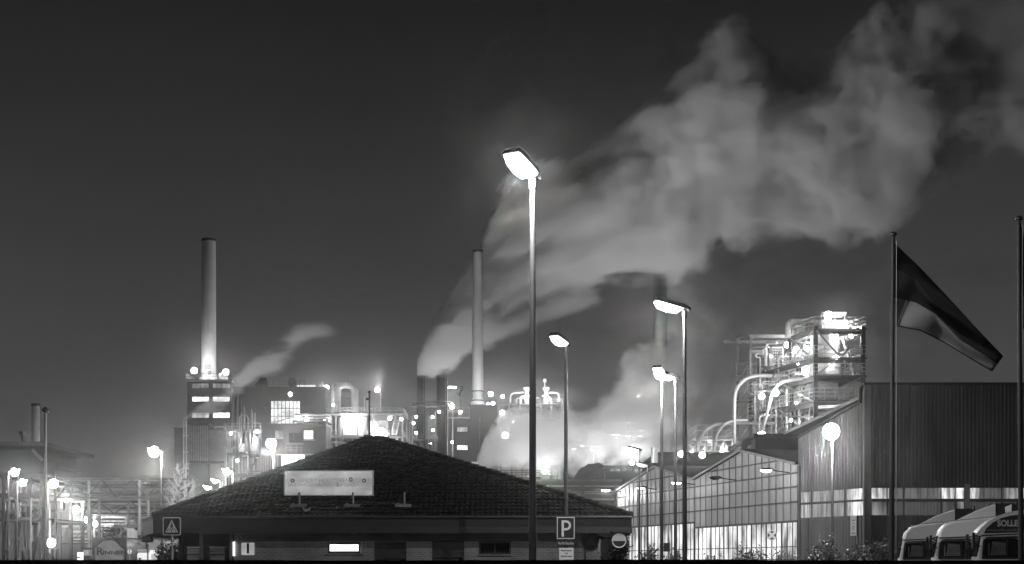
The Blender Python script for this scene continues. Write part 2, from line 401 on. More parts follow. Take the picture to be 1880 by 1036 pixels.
def steam(name, label, rows, Y, dens0, dens1, ns, amp, group=None, ky=.8, step=.3, aniso=.25, width=.45, seed=0.0, thr=.60, tilt=0.0, stretch=(1, 1, 1), cat='steam', fine=0.0, lumps=0.0):
    """a drifting body of steam: rows are (column, top row, bottom row) of its outline at depth Y"""
    ctr = [(PX(a, Y), (PZ(t, Y) + PZ(b, Y)) / 2, (PZ(t, Y) - PZ(b, Y)) / 2) for a, t, b in rows]
    x0, x1 = ctr[0][0], ctr[-1][0]; W = x1 - x0; Z0 = min(c[1] for c in ctr); H = max(c[1] for c in ctr) - Z0 + .01; RM = max(c[2] for c in ctr)
    org = V((x0, Y, Z0))
    g = MB(); n = 16; K = 1.3 if lumps else 1.12; cols = []
    dense = []
    for (a, b) in zip(ctr, ctr[1:]):
        for k in range(3): t = k / 3; dense.append(tuple(a[i] + (b[i] - a[i]) * t for i in range(3)))
    dense.append(ctr[-1])
    for (x, z, r) in dense:
        for k in range(n):
            wv = 2 * math.pi * k / n; cols.append((x, Y + r * ky * K * math.cos(wv), z + r * K * math.sin(wv)))
    fs = [(i * n + k, i * n + (k + 1) % n, (i + 1) * n + (k + 1) % n, (i + 1) * n + k) for i in range(len(dense) - 1) for k in range(n)]
    fs += [tuple(range(n))[::-1], tuple((len(dense) - 1) * n + k for k in range(n))]
    g.add(cols, fs)
    m, N, L, pv = volume_mat(name + '_vapour', 0, aniso)
    def math_(op, a, b=None, c=None, clamp=False):
        q = N.new('ShaderNodeMath'); q.operation = op; q.use_clamp = clamp
        for i, x in enumerate((a, b, c)):
            if x is None: continue
            if isinstance(x, (int, float)): q.inputs[i].default_value = x
            else: L.new(x, q.inputs[i])
        return q.outputs[0]
    tc = N.new('ShaderNodeTexCoord'); sp = N.new('ShaderNodeSeparateXYZ'); L.new(tc.outputs['Object'], sp.inputs[0])
    t = math_('DIVIDE', sp.outputs['X'], W, clamp=True)
    cz = curve_node(N, [((c[0] - x0) / W, (c[1] - Z0) / H) for c in ctr]); L.new(t, cz.inputs['Value'])
    crd = curve_node(N, [((c[0] - x0) / W, c[2] / RM) for c in ctr]); L.new(t, crd.inputs['Value'])
    zc = math_('MULTIPLY', cz.outputs[0], H); rr = math_('MAXIMUM', math_('MULTIPLY', crd.outputs[0], RM), .05)
    dz = math_('DIVIDE', math_('SUBTRACT', sp.outputs['Z'], zc), rr)
    dy = math_('DIVIDE', sp.outputs['Y'], math_('MULTIPLY', rr, ky))
    q = math_('SQRT', math_('ADD', math_('MULTIPLY', dz, dz), math_('MULTIPLY', dy, dy)))
    mp = N.new('ShaderNodeMapping'); mp.inputs['Location'].default_value = (seed * 7.3, seed * 3.1, seed * 5.7)
    mp.inputs['Rotation'].default_value = (0, tilt, 0); mp.inputs['Scale'].default_value = stretch
    if fine:      # tighter curls near the mouth of the stack, broad billows further on
        vm = N.new('ShaderNodeVectorMath'); vm.operation = 'SCALE'; L.new(tc.outputs['Object'], vm.inputs[0])
        L.new(math_('ADD', 1.0, math_('MULTIPLY', math_('POWER', math_('SUBTRACT', 1.0, t), 9.0), fine)), vm.inputs['Scale']); L.new(vm.outputs[0], mp.inputs[0])
    else: L.new(tc.outputs['Object'], mp.inputs[0])
    nz = N.new('ShaderNodeTexNoise'); nz.inputs['Scale'].default_value = ns; nz.inputs['Detail'].default_value = 5.0
    nz.inputs['Roughness'].default_value = .56; nz.inputs['Distortion'].default_value = .35
    L.new(mp.outputs[0], nz.inputs['Vector'])
    s = math_('ADD', math_('SUBTRACT', 1.0, q), math_('MULTIPLY', math_('SUBTRACT', nz.outputs[0], math_('ADD', thr - .07, math_('MULTIPLY', math_('SINE', math_('MULTIPLY', t, 3.0)), .07)) if fine else thr), amp))
    if lumps:      # cauliflower billows: rounded cells added to the drifting noise
        vo = N.new('ShaderNodeTexVoronoi'); vo.feature = 'F1'; vo.inputs['Scale'].default_value = ns * 1.7; vo.inputs['Detail'].default_value = 1.6
        vo.inputs['Roughness'].default_value = .55; vo.normalize = True
        ad = N.new('ShaderNodeVectorMath'); ad.operation = 'MULTIPLY_ADD'; ad.inputs[1].default_value = (14, 14, 14); L.new(nz.outputs[1], ad.inputs[0]); L.new(mp.outputs[0], ad.inputs[2])
        L.new(ad.outputs[0], vo.inputs['Vector'])
        s = math_('ADD', s, math_('MULTIPLY', math_('SUBTRACT', .36, vo.outputs['Distance']), lumps))
    mrn = N.new('ShaderNodeMapRange'); mrn.interpolation_type = 'SMOOTHSTEP'; mrn.inputs[1].default_value = 0; mrn.inputs[2].default_value = width
    mrn.inputs[3].default_value = 0; mrn.inputs[4].default_value = 1; L.new(s, mrn.inputs[0])
    edge = math_('MULTIPLY', math_('SUBTRACT', K - .02, q), 6.0, clamp=True)
    ends = math_('MULTIPLY', math_('SUBTRACT', 1.0, t), 8.0, clamp=True)
    dn = N.new('ShaderNodeMapRange'); dn.inputs[3].default_value = dens0; dn.inputs[4].default_value = dens1; L.new(math_('POWER', t, .5), dn.inputs[0])
    L.new(math_('MULTIPLY', math_('MULTIPLY', math_('MULTIPLY', mrn.outputs[0], edge), dn.outputs[0]), ends), pv.inputs['Density'])
    for holder in (m.cycles,):
        if hasattr(holder, 'volume_step_rate'): holder.volume_step_rate = step
        if hasattr(holder, 'homogeneous_volume'): holder.homogeneous_volume = False
    o = g.build(name, m, None, loc=org)
    return tag(o, label, cat, group, 'thing')

steam('steam_plume', 'huge steam plume billowing from the stacks up to the upper right', [
    (766, 664, 690), (785, 622, 692), (810, 572, 688), (840, 528, 668), (880, 448, 632), (915, 368, 606), (960, 330, 580), (1020, 318, 556), (1090, 290, 540),
    (1150, 246, 522), (1215, 200, 508), (1268, 122, 490), (1320, 76, 462), (1385, 82, 436), (1450, 122, 420), (1520, 108, 424), (1575, 62, 420), (1640, 5, 388),
    (1700, -25, 335), (1800, -70, 290), (1920, -110, 240), (2080, -170, 190), (2260, -240, 130)], 430, .44, .11, .046, 2.5, step=.32, seed=9.0, aniso=.05, width=.31, fine=2.0, lumps=1.4, thr=.525)
steam('steam_cloud', 'upper right cloud of steam where the huge plume breaks up at the picture corner', [
    (1500, 150, 230), (1560, 95, 300), (1620, 30, 330), (1680, -25, 330), (1760, -60, 310), (1850, -80, 285), (1960, -100, 250), (2060, -70, 190)],
    446, .035, .035, .05, 2.2, step=.4, seed=12.0, aniso=.05, width=.4, lumps=1.3, thr=.50)
steam('steam_bank', 'broad faint bank of drifting vapour behind the dark chimney, under the huge plume', [
    (1030, 560, 690), (1100, 500, 700), (1200, 440, 700), (1300, 420, 670), (1450, 410, 610), (1600, 425, 570), (1720, 440, 545), (1900, 455, 560)],
    520, .07, .05, .03, 2.6, step=.5, seed=2.0, stretch=(.6, 1, 1.2), width=.9)
steam('ground_steam', 'bright low steam rolling over the yard beyond the tiled roof', [
    (872, 850, 872), (895, 800, 876), (930, 758, 876), (975, 738, 874), (1030, 742, 872), (1075, 752, 868), (1115, 715, 866), (1150, 660, 860), (1195, 620, 850), (1240, 590, 820), (1290, 570, 760), (1350, 560, 700)],
    300, .60, .16, .16, 2.3, step=.3, seed=3.0, thr=.51, width=.6, lumps=1.0, stretch=(.8, 1, 1.1))
steam('steam_wisp', 'thin steam wisp drifting from the slender pipe across the windowed tower', [
    (337, 766, 773), (370, 733, 770), (400, 708, 764), (430, 690, 742), (470, 646, 704), (520, 606, 690), (565, 588, 642), (625, 585, 628)],
    284, .95, .13, .2, 2.0, step=.3, seed=4.0, thr=.57, tilt=-.6, stretch=(.6, 1, 1.5), width=.7)
steam('steam_puff', 'faint puff of vapour above the steel platform, left of the twin dark stacks', [
    (640, 690, 715), (675, 662, 740), (715, 655, 770), (755, 660, 800), (800, 690, 830), (840, 730, 820)], 360, .03, .02, .1, 1.8, step=.5, seed=5.0, width=.9)
# ------------------------------------------------------------------ street lamps
H_LAMP = 8.8
MT['pole'] = mat('lamp_pole_paint', .04, .6, .0, var=.25, scale=1.5)
def loft(mb, rings):
    n = len(rings[0]); o = len(mb.v)
    for r in rings: mb.v += [V(p) for p in r]
    for i in range(len(rings) - 1):
        for k in range(n):
            k2 = (k + 1) % n; mb.f.append([o + i * n + k, o + i * n + k2, o + (i + 1) * n + k2, o + (i + 1) * n + k]); mb.m.append(0)
    mb.f.append([o + k for k in range(n)][::-1]); mb.m.append(0)
    mb.f.append([o + (len(rings) - 1) * n + k for k in range(n)]); mb.m.append(0)
def lamp_head(parent, base, length, tilt, lens_m, wid=.2, hi=.17, bowl=.2):
    """a hooded luminaire reaching along local -X from base, its outer end tilted up"""
    rot = Matrix.Rotation(R(tilt), 3, 'Y'); B = V(base)
    st = [(-.10, .55, .6), (.02, .75, .75), (.16, 1.0, .85), (.8, 1.0, .85), (.95, .97, .7), (1.0, .9, .4)]
    def T(a, y, z): return B + rot @ V((-a * length, y, z))
    hs = MB(); loft(hs, [[T(a, -wid * w_, 0), T(a, -wid * w_ * .75, hi * h_), T(a, wid * w_ * .75, hi * h_), T(a, wid * w_, 0)] for a, w_, h_ in st])
    hs.build('lamp_hood', MT['steel_dark'], parent, smooth=50)
    ls = MB(); stl = [(.14, .75, .05), (.24, .9, .6), (.55, .93, .85), (.84, .9, .7), (.96, .8, .1)]
    loft(ls, [[T(a, -wid * w_, -.004), T(a, -wid * w_ * .7, -.004 - bowl * h_), T(a, wid * w_ * .7, -.004 - bowl * h_), T(a, wid * w_, -.004)] for a, w_, h_ in stl])
    ls.build('lens', lens_m, parent, smooth=60)
    return T(.55, 0, -bowl - .07)
GLOW_BALLS = {}
def glow_ball(root, loc, rad, world_rad):
    """emitting ball added to a lamp head, sized to imitate its glare"""
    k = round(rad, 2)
    if k not in GLOW_BALLS:
        q = MB(); q.sphere((0, 0, 0), rad, 16); GLOW_BALLS[k] = q.build('glow_ball', MT['lens'], None, smooth=True); o = GLOW_BALLS[k]
    else: o = GLOW_BALLS[k].copy(); COL.objects.link(o)
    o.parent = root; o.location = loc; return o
def make_street_lamp(lens_m, power, tilt=14, length=1.0, h=H_LAMP, arm=0.0, pole_m='pole'):
    r = thing('street_lamp', '', 'street lamp')
    p = MB(); p.tube([(0, 0, 0), (0, 0, .9), (0, 0, 1.0), (0, 0, h - .1)], [.095, .095, .075, .052], 12); p.build('pole', MT[pole_m], r, smooth=True)
    c = MB(); c.tube([(0, 0, h - .22), (0, 0, h - .02)], [.07, .075], 12); c.build('collar', MT['steel_dark'], r, smooth=True)
    if arm:
        a = MB(); a.tube(smooth_path([(0, 0, h - .1), (0, 0, h + .1), (-arm, 0, h + .25)], .4), .045, 8); a.build('arm', MT[pole_m], r, smooth=True)
    b = lamp_head(r, (-arm + .05, 0, h + (.25 if arm else 0)), length, tilt, lens_m)
    bulb(r, b, power, .04)
    return r
LAMPS = [  # column of the pole, row of its top, turn (deg), power, label
    (978, 326, 62, 1800, 'tallest street lamp, bright hood reaching over the middle of the tiled roof'),
    (1257, 570, 8, 1300, 'bright street lamp with a long hood, right of the dark far chimney'),
    (1215, 692, 72, 1500, 'pale glowing street lamp, left one of the close pair before the glass halls'),
    (1240, 696, 15, 300, 'darker street lamp of the close pair, between the pale pole and the black tall pole'),
    (1174, 828, 4, 350, 'small lit street lamp before the far gable hall, nearest the gatehouse fascia'),
    (1528, 794, 70, 2600, 'glaring star-like street lamp before the grey corrugated hall side'),
    (297, 830, 12, 4600, 'strongly glowing street lamp beside the bare tree, left of the tiled gatehouse'),
    (502, 816, 84, 3000, 'ball-bright street lamp in front of the two-window block behind the tiled roof'),
    (428, 866, 12, 1800, 'street lamp with a short bright head just above the left roof slope'),
    (405, 884, 12, 500, 'low lit street lamp close over the left roof slope'),
    (390, 896, 12, 500, 'lowest lit street lamp over the left roof slope, next to the bare tree'),
    (15, 867, -168, 800, 'lit street lamp at the far left edge before the pipe yard'),
    (31, 886, -168, 800, 'second lit street lamp from the far left edge, before the pipe yard'),
    (88, 888, -170, 3500, 'first lit lamp of the receding row right of the tall camera mast'),
    (112, 914, -170, 1500, 'second lit lamp of the receding row right of the tall camera mast'),
    (132, 936, -170, 3500, 'third lit lamp of the receding row right of the tall camera mast'),
    (150, 955, -170, 3500, 'last and smallest lit lamp of the receding row under the pipe bridges'),
]
proto = make_street_lamp(MT['lens'], 1500)
for i, (px, py, rz, pw, lab) in enumerate(LAMPS):
    o = proto if i == 0 else copy_tree(proto)
    sc = {5: .86, 0: 1.0}.get(i, 1.0)
    Y = DEPTH(H_LAMP * sc, py)
    o.location = (PX(px, Y), Y, 0); o.rotation_euler = (0, 0, R(rz)); o.scale = (sc,) * 3
    o['label'] = lab; o['group'] = 'street lamps with a hooded head'
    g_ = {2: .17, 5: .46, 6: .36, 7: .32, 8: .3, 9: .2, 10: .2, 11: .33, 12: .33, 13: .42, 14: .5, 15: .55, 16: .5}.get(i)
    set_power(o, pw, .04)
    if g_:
        glow_ball(o, (-.5, 0, H_LAMP - .0), g_, g_)
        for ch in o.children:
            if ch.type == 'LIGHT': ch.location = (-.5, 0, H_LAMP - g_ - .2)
SIGN_LAMP_Y = DEPTH(H_LAMP, 634)
d = make_street_lamp(MT['lens_dim'], 8, tilt=12, pole_m='steel_dark')
tag(d, 'dark street lamp with a faint hooded head, carrying the parking sign', 'street lamp', 'street lamps with a hooded head')
d.location = (PX(1039, SIGN_LAMP_Y), SIGN_LAMP_Y, 0); d.rotation_euler = (0, 0, R(60))
d = copy_tree(d); set_power(d, 90)
Y = 92.0; d['label'] = 'thin dark street lamp with a weak lit head before the far gable hall'
d.location = (PX(1189, Y), Y, 0); k = PZ(856, Y) / H_LAMP; d.scale = (k, k, k); d.rotation_euler = (0, 0, R(20))

# ------------------------------------------------------------------ floodlights of the plant
def make_flood():
    r = thing('floodlight', '', 'floodlight')
    h = MB(); h.box((-.45, -.06, -.3), (.45, .42, .34)); h.bar((-.55, .15, -.02), (-.55, .15, -.62), .06); h.bar((.55, .15, -.02), (.55, .15, -.62), .06)
    h.bar((-.58, .15, -.62), (.58, .15, -.62), .07); h.bar((-.58, .15, 0), (-.45, .15, 0), .06); h.bar((.45, .15, 0), (.58, .15, 0), .06)
    h.build('housing', MT['steel_dark'], r)
    l = MB(); l.box((-.4, -.09, -.26), (.4, -.063, .3)); l.build('lens', MT['lens_far'], r)
    b = bulb(r, (0, -.62, 0), 9000, .45); b.data.type = 'SPOT'; b.data.spot_size = R(165); b.data.spot_blend = .25; b.rotation_euler = (R(-62), 0, 0)
    return r
FLOODS = [  # column, row, depth, turn, power, radius, size, label
    (357, 681, 292, 0, 3200, .85, 1.3, 'left of the two floodlights flanking the tall left chimney foot'),
    (415, 684, 292, 0, 3200, .85, 1.3, 'right of the two floodlights flanking the tall left chimney foot'),
    (533, 724, 282, 0, 2500, .3, .8, 'small floodlight above the tall gridded glazing'),
    (548, 766, 276, 0, 20000, .7, 1.0, 'floodlight glaring on the gantry right of the tall gridded glazing'),
    (539, 848, 268, 0, 16000, .7, 1.0, 'floodlight over the bright loading bay of the two-window block'),
    (600, 712, 300, 0, 5000, .5, 1.0, 'floodlight beside the silvery upright cylinder'),
    (644, 777, 283, 0, 8000, .6, 1.0, 'floodlight in front of the white tank below the arched duct'),
    (693, 716, 296, 0, 7000, .65, 1.0, 'star-like floodlight on the thin post above the steel platform'),
    (716, 768, 290, 0, 5000, .35, .8, 'small floodlight at the top of the platform stairs'),
    (698, 799, 272, 0, 6000, 2.0, 1.0, 'floodlight glaring right behind the tiled roof peak'),
    (770, 806, 412, 0, 2500, .7, 1.0, 'lower left floodlight at the foot of the twin dark stacks'),
    (790, 812, 412, 0, 4000, .8, 1.0, 'lower right floodlight at the foot of the twin dark stacks'),
    (830, 747, 345, 0, 9000, .85, 1.2, 'big floodlight left of the middle chimney foot'),
    (845, 757, 345, 0, 7000, .4, .9, 'smaller floodlight below and right of the big one left of the middle chimney'),
    (901, 724, 350, 0, 9000, .8, 1.1, 'floodlight right of the middle chimney foot'),
    (896, 744, 350, 0, 6000, .45, .9, 'small low floodlight at the right side of the middle chimney foot'),
    (922, 758, 322, 0, 9000, .7, 1.0, 'upper floodlight in the lit rack behind the low steam'),
    (928, 800, 318, 0, 13000, 1.1, 1.2, 'lower floodlight in the lit rack behind the low steam'),
    (1000, 866, 290, 0, 22000, .5, 1.0, 'yard floodlight glowing inside the low steam, left of the sign lamp pole'),
    (1090, 860, 290, 0, 15000, .5, 1.0, 'yard floodlight glowing inside the low steam over the dark heap'),
    (1160, 850, 292, 0, 17000, .5, 1.0, 'yard floodlight at the right end of the low steam'),
    (1183, 778, 384, 0, 9000, .5, 1.0, 'added floodlight lighting the plume from beside the dark broad chimney foot'),  # added lamp without a known source, put in to light the plume
    (1250, 834, 112, 0, 1500, .32, .5, 'left of the two floodlights along the dark shed roof edge'),
    (1289, 836, 112, 0, 1500, .32, .5, 'right of the two floodlights along the dark shed roof edge'),
    (1520, 580, 130, 0, 260, .42, .8, 'round floodlight on top of the process tower'),
    (1532, 612, 131.5, 0, 4200, .42, .8, 'floodlight in the top bay of the process tower'),
    (1563, 616, 132, 0, 1400, .22, .6, 'small floodlight under the tower deck, right of the top bay vessel'),
    (1534, 660, 130.5, 0, 2400, .32, .7, 'floodlight in the second bay of the process tower'),
    (1526, 760, 131, 0, 5000, .5, .8, 'floodlight low in the tower just above the sloping hall roof'),
    (1445, 634, 138, 0, 1300, .25, .6, 'small floodlight by the silvery filter housing of the tower'),
    (1480, 642, 135, 0, 1600, .25, .6, 'small floodlight under the top side deck of the tower'),
    (1478, 680, 134, 0, 2400, .32, .7, 'floodlight on the second side deck of the tower'),
    (1398, 728, 131, 0, 1300, .26, .6, 'floodlight half way up the pipework, left of the slanting duct'),
    (1424, 722, 130, 0, 1300, .24, .6, 'floodlight half way up the pipework, right of the slanting duct'),
    (1398, 799, 129, 0, 2200, .3, .7, 'low floodlight beside the slanting duct foot'),
    (1480, 785, 134, 0, 2600, .32, .7, 'low floodlight between the tower columns over the hall roof'),
    (1373, 829, 122, 0, 1300, .3, .7, 'low floodlight at the end of the curved dark duct, shining up the pale ducts'),
    (95, 997, 120, 0, 2600, .4, .8, 'low floodlight at ground level right of the tall camera mast'),
    (176, 962, 200, 0, 1800, .3, .8, 'small distant floodlight under the furthest pipe bridge'),
]
FLOOD_GAIN = .35; BARE = {357, 415, 600, 644, 716, 698, 830, 901, 928, 790, 770, 1373, 1000, 1090, 1160, 1250, 1289, 95, 176, 693}
STEAM_FILL = {770: 20000, 790: 24000, 1183: 75000, 901: 42000, 600: 330000}
proto = make_flood()
for i, (px, py, Y, rz, pw, rad, k, lab) in enumerate(FLOODS):
    o = proto if i == 0 else copy_tree(proto)
    o.location = P(px, py, Y); o.rotation_euler = (0, 0, R(rz)); o.scale = (k, k, k)
    o['label'] = lab if 'floodlight' in lab else lab + ' floodlight'; o['group'] = 'floodlights of the plant'
    set_power(o, pw * FLOOD_GAIN, rad)
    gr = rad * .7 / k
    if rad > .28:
        glow_ball(o, (0, -.25, 0), gr, rad)
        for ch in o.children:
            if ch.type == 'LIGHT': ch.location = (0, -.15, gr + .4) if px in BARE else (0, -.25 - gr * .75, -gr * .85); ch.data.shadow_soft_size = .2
    if px > 1390: set_power(o, pw * .85, .15)
    if px in BARE or px > 1390:      # bare bulkhead lamps shine all round
        for ch in o.children:
            if ch.type == 'LIGHT': ch.data.type = 'POINT'
    if px in STEAM_FILL:      # added spots aimed up to brighten the plume; no such lamps stand here
        b = bulb(o, (0, .9, .3), STEAM_FILL[px], .4); b.data.type = 'SPOT'; b.data.spot_size = R({901: 84, 600: 43}.get(px, 150)); b.data.spot_blend = .7
        aim = V((122, 436, 150)) if px == 600 else V((75, 432, 140)) if px == 901 else V((45, 432, 95)) if px < 900 else V((125, 436, 150))
        b.rotation_euler = (aim - P(px, py, Y)).to_track_quat('-Z', 'Y').to_euler()

# small bulkhead lamps about the plant
def make_bulkhead():
    r = thing('bulkhead_lamp', '', 'lamp')
    q = MB(); q.tube([(0, .3, .1), (0, .05, .1)], .05, 6); q.tube([(0, .06, 0), (0, .0, 0)], .3, 14); q.build('backplate', MT['steel_dark'], r, smooth=40)
    q = MB(); q.sphere((0, -.04, 0), .27, 12); q.build('glow_ball', MT['lens'], r, smooth=True); return r
BULK = [(583, 716, 294, 1.0, 'on the silvery upright cylinder'), (612, 744, 284, .8, 'beside the slim white vessel with a pointed tip'), (563, 770, 271.4, 1.2, 'on the roof edge of the two-window block'),
    (596, 773, 282, .8, 'at the left end of the steel platform'), (664, 771, 283, .8, 'right of the round white tank'), (684, 790, 282, .8, 'below the thin dark mast on the steel platform'), (737, 770, 283, .8, 'at the right end of the steel platform'),
    (708, 820, 280, 1.0, 'low under the stairs of the steel platform'), (747, 838, 320, .9, 'lowest beside the twin dark stacks'), (764, 795, 372, 1.0, 'on the small rack at the left dark stack'), (795, 790, 372, 1.0, 'on the small rack at the right dark stack'),
    (830, 812, 333.5, .8, 'on the left edge of the dark boiler house'), (905, 741, 330, 1.0, 'at the left top corner of the lit vent rack'), (923, 728, 328, 1.0, 'on top of the lit vent rack, left of the bent white pipe'), (942, 775, 328, 1.1, 'inside the lit vent rack, right of the two floodlights'),
    (424, 796, 275, .8, 'at the left top of the pipe rack behind the left roof slope'), (472, 792, 275, .9, 'at the right top of the pipe rack behind the left roof slope'), (436, 846, 275, .8, 'low in the pipe rack behind the left roof slope'),
    (1416, 655, 136, .35, 'beside the silvery filter housing of the process tower'), (1466, 668, 133, .4, 'on the upper side deck of the process tower'), (1406, 762, 133, .4, 'low in the tower pipework, left of the slanting duct'), (1452, 772, 131, .4, 'on the lower side deck of the process tower'),
    (1462, 740, 131, .35, 'between the tower side decks'), (1325, 830, 135, .4, 'under the right one of the two arched ducts'), (1270, 832, 135, .45, 'at the row of slim silos by the arched ducts')]
proto = make_bulkhead()
for i, (px, py, Y, k, lab) in enumerate(BULK):
    o = proto if i == 0 else copy_tree(proto)
    o.location = P(px, py, Y); o.scale = (k * 1.25,) * 3; o['label'] = 'small bulkhead lamp ' + lab; o['group'] = 'small bulkhead lamps of the plant'
# ------------------------------------------------------------------ tiled gatehouse
GY = 58.0                                        # depth of the front fascia
xl, xr = PX(281, GY), PX(1160, GY)
zt, zb = PZ(950, GY), PZ(979, GY)
AY = 64.5                                        # depth of the ridge
AX0, AX1, AZ = PX(676, AY), PX(700, AY), PZ(808, AY)
BY = 71.0
BL = V((PX(262, 65.5), 65.5, zt)); 
gh = thing('gatehouse', 'low brick gatehouse with a dark tiled pyramid roof and deep fascia', 'gatehouse', ((xl + xr) / 2, GY + 6, 0))
plan = [V((xl, GY, 0)), V((xr, GY, 0)), V((xr + .6, BY, 0)), V((BL.x, 65.5, 0)), V((BL.x, BY, 0))]
# roof: front, right, back, left slopes carrying rows of pantiles
A0, A1 = V((AX0, AY, AZ)), V((AX1, AY, AZ))
c_fl, c_fr, c_br, c_bl = V((xl, GY, zt)), V((xr, GY, zt)), V((xr + .6, BY, zt)), V((BL.x, BY, zt))
def tiled_slope(mb, e0, e1, r0, r1, tile=.215, row=.30):
    """pantiles on the slope between eave e0-e1 and ridge r0-r1"""
    nrm = (e1 - e0).cross(r0 - e0).normalized()
    if nrm.z < 0: nrm = -nrm
    el = (e1 - e0).length; nr = int(((r0 + r1) / 2 - (e0 + e1) / 2).length / row); per = 6
    ud = (e1 - e0).normalized()
    rnd = random.Random(5)
    for j in range(nr):
        t0, t1 = j / nr, (j + 1) / nr
        L0, R0, L1, R1 = e0.lerp(r0, t0), e1.lerp(r1, t0), e0.lerp(r0, t1), e1.lerp(r1, t1)
        a0, b0 = (L0 - e0).dot(ud), (R0 - e0).dot(ud); a1, b1 = (L1 - e0).dot(ud), (R1 - e0).dot(ud)
        base0 = L0 - ud * a0; base1 = L1 - ud * a1
        i0, i1 = math.floor(max(a0, a0) / tile), math.ceil(b0 / tile)
        o = len(mb.v); cnt = 0
        k0, k1 = int(i0 * per), int(i1 * per)
        jit = rnd.uniform(-.01, .01)
        for k in range(k0, k1 + 1):
            u = k * tile / per; hgt = .024 * math.sin(2 * math.pi * k / per) + .012 * math.sin(k // per * 12.9898 + j * 78.2) + jit
            ua, ub = min(max(u, a0 - .06), b0 + .06), min(max(u, a1 - .06), b1 + .06)
            lo = base0 + ud * ua + nrm * (.075 + hgt); lip = base0 + ud * ua + nrm * (.01 + hgt * .3); hi = base1 + ud * ub + nrm * (.02 + hgt)
            mb.v += [lip, lo, hi]; cnt += 1
        for k in range(cnt - 1):
            a = o + k * 3; mb.f += [[a, a + 3, a + 4, a + 1], [a + 1, a + 4, a + 5, a + 2]]; mb.m += [0, 0]
rb = MB()
tiled_slope(rb, c_fl, c_fr, A0, A1)
tiled_slope(rb, c_fr, c_br, A1, A1); tiled_slope(rb, c_br, c_bl, A1, A0)
tiled_slope(rb, c_bl, BL, A0, A0); tiled_slope(rb, BL, c_fl, A0, A0)
rb.prism([c_fl - UP * .01, c_fr - UP * .01, c_br - UP * .01, c_bl - UP * .01, BL - UP * .01], (0, 0, -.05))
roof = rb.build('roof', MT['tile'], gh)
hp = MB()
rnd = random.Random(3)
for a, b in ((c_fl, A0), (c_fr, A1), (A0 - V((.2, 0, 0)), A1 + V((.2, 0, 0)))):       # ridge and hip caps, lapped
    n = max(2, int((b - a).length / .38))
    for i in range(n):
        p, q = a.lerp(b, i / n), a.lerp(b, (i + 1.12) / n); up = UP * .085
        hp.tube([p + up + UP * .03, q + up], [.125 + rnd.uniform(-.008, .008), .10], 8)
hp.build('ridge_cap', MT['tile'], roof, smooth=40)
# fascia and soffit
fb = MB()
ring = [V((xl, GY, 0)), V((xr, GY, 0)), V((xr + .6, BY, 0)), V((BL.x, BY, 0)), V((BL.x, 65.5, 0))]
ins = .08
for a, b in zip(ring, ring[1:] + ring[:1]):
    d = (b - a).normalized(); nin = V((-d.y, d.x, 0)) * ins
    fb.prism([a + UP * zb, b + UP * zb, b + UP * (zt - .02), a + UP * (zt - .02)], nin)
fb.build('fascia', MT['fascia'], gh)
sf = MB(); sf.prism([p + V((0, 0, zb + .06)) + ((V(((xl + xr) / 2, 64, 0)) - p).normalized() * .14) for p in ring], (0, 0, .06)); sf.build('soffit', MT['steel_dark'], gh)
gt = MB(); gt.tube([(xl, GY - .07, zt - .0), (xr, GY - .07, zt - .0)], .065, 8); gt.build('gutter', MT['steel_dark'], gh, smooth=True)
# brick front, recessed under the eaves
WY = GY + 1.6
def gw(px): return PX(px, WY)
def gz(py): return PZ(py, WY)
MT['brick'] = brick_mat('grey_brick', .42, .34, .6)
xa, xb = gw(430), gw(1098)
ops = []
for (a, t, b_, bt) in ((601, 996, 662, 1016), (687, 995, 746, HY + 60), (793, 993, 852, HY + 60), (879, 994, 938, 1018)):
    ops.append((gw(a) - xa, gw(b_) - xa, max(0, gz(bt)), gz(t)))
wb = MB(); wall_grid(wb, (xa, WY, 0), (1, 0, 0), UP, (0, -1, 0), .3, xb - xa, zb + .06, ops)
wb.box((xb - .3, WY + .3, 0), (xb, BY - 1.2, zb + .06)); wb.box((xa, BY - 1.5, 0), (xb - .3, BY - 1.2, zb + .06)); wb.box((xa, WY + .3, 0), (xa + .3, BY - 1.5, zb + .06))
wb.build('brick_wall', MT['brick'], gh)
lit_win = emit('office_pane', 2.2, .2, 1.5)
f = window(gh, 601, 996, 662, 1016, WY, lit_win, nx=1, recess=.08, bar=.09)
s2 = MB(); a = P(603, 1019, WY); b = P(664, 1015.5, WY); s2.box((a.x - .1, WY - .16, gz(1018.5)), (b.x + .1, WY + .05, gz(1016.6))); s2.build('sill', MT['concrete'], f)
s3 = MB(); s3.bar((gw(663.5), WY - .3, gz(1016)), (gw(663.5), WY - .02, gz(994)), .05); s3.build('open_sash', MT['white'], f)
f = window(gh, 879, 994, 938, 1018, WY, MT['glass_dark'], nx=2, recess=.12, bar=.07)
s2 = MB(); s2.box((gw(877), WY - .14, gz(1021)), (gw(940), WY + .05, gz(1018.6))); s2.build('sill', MT['concrete'], f)
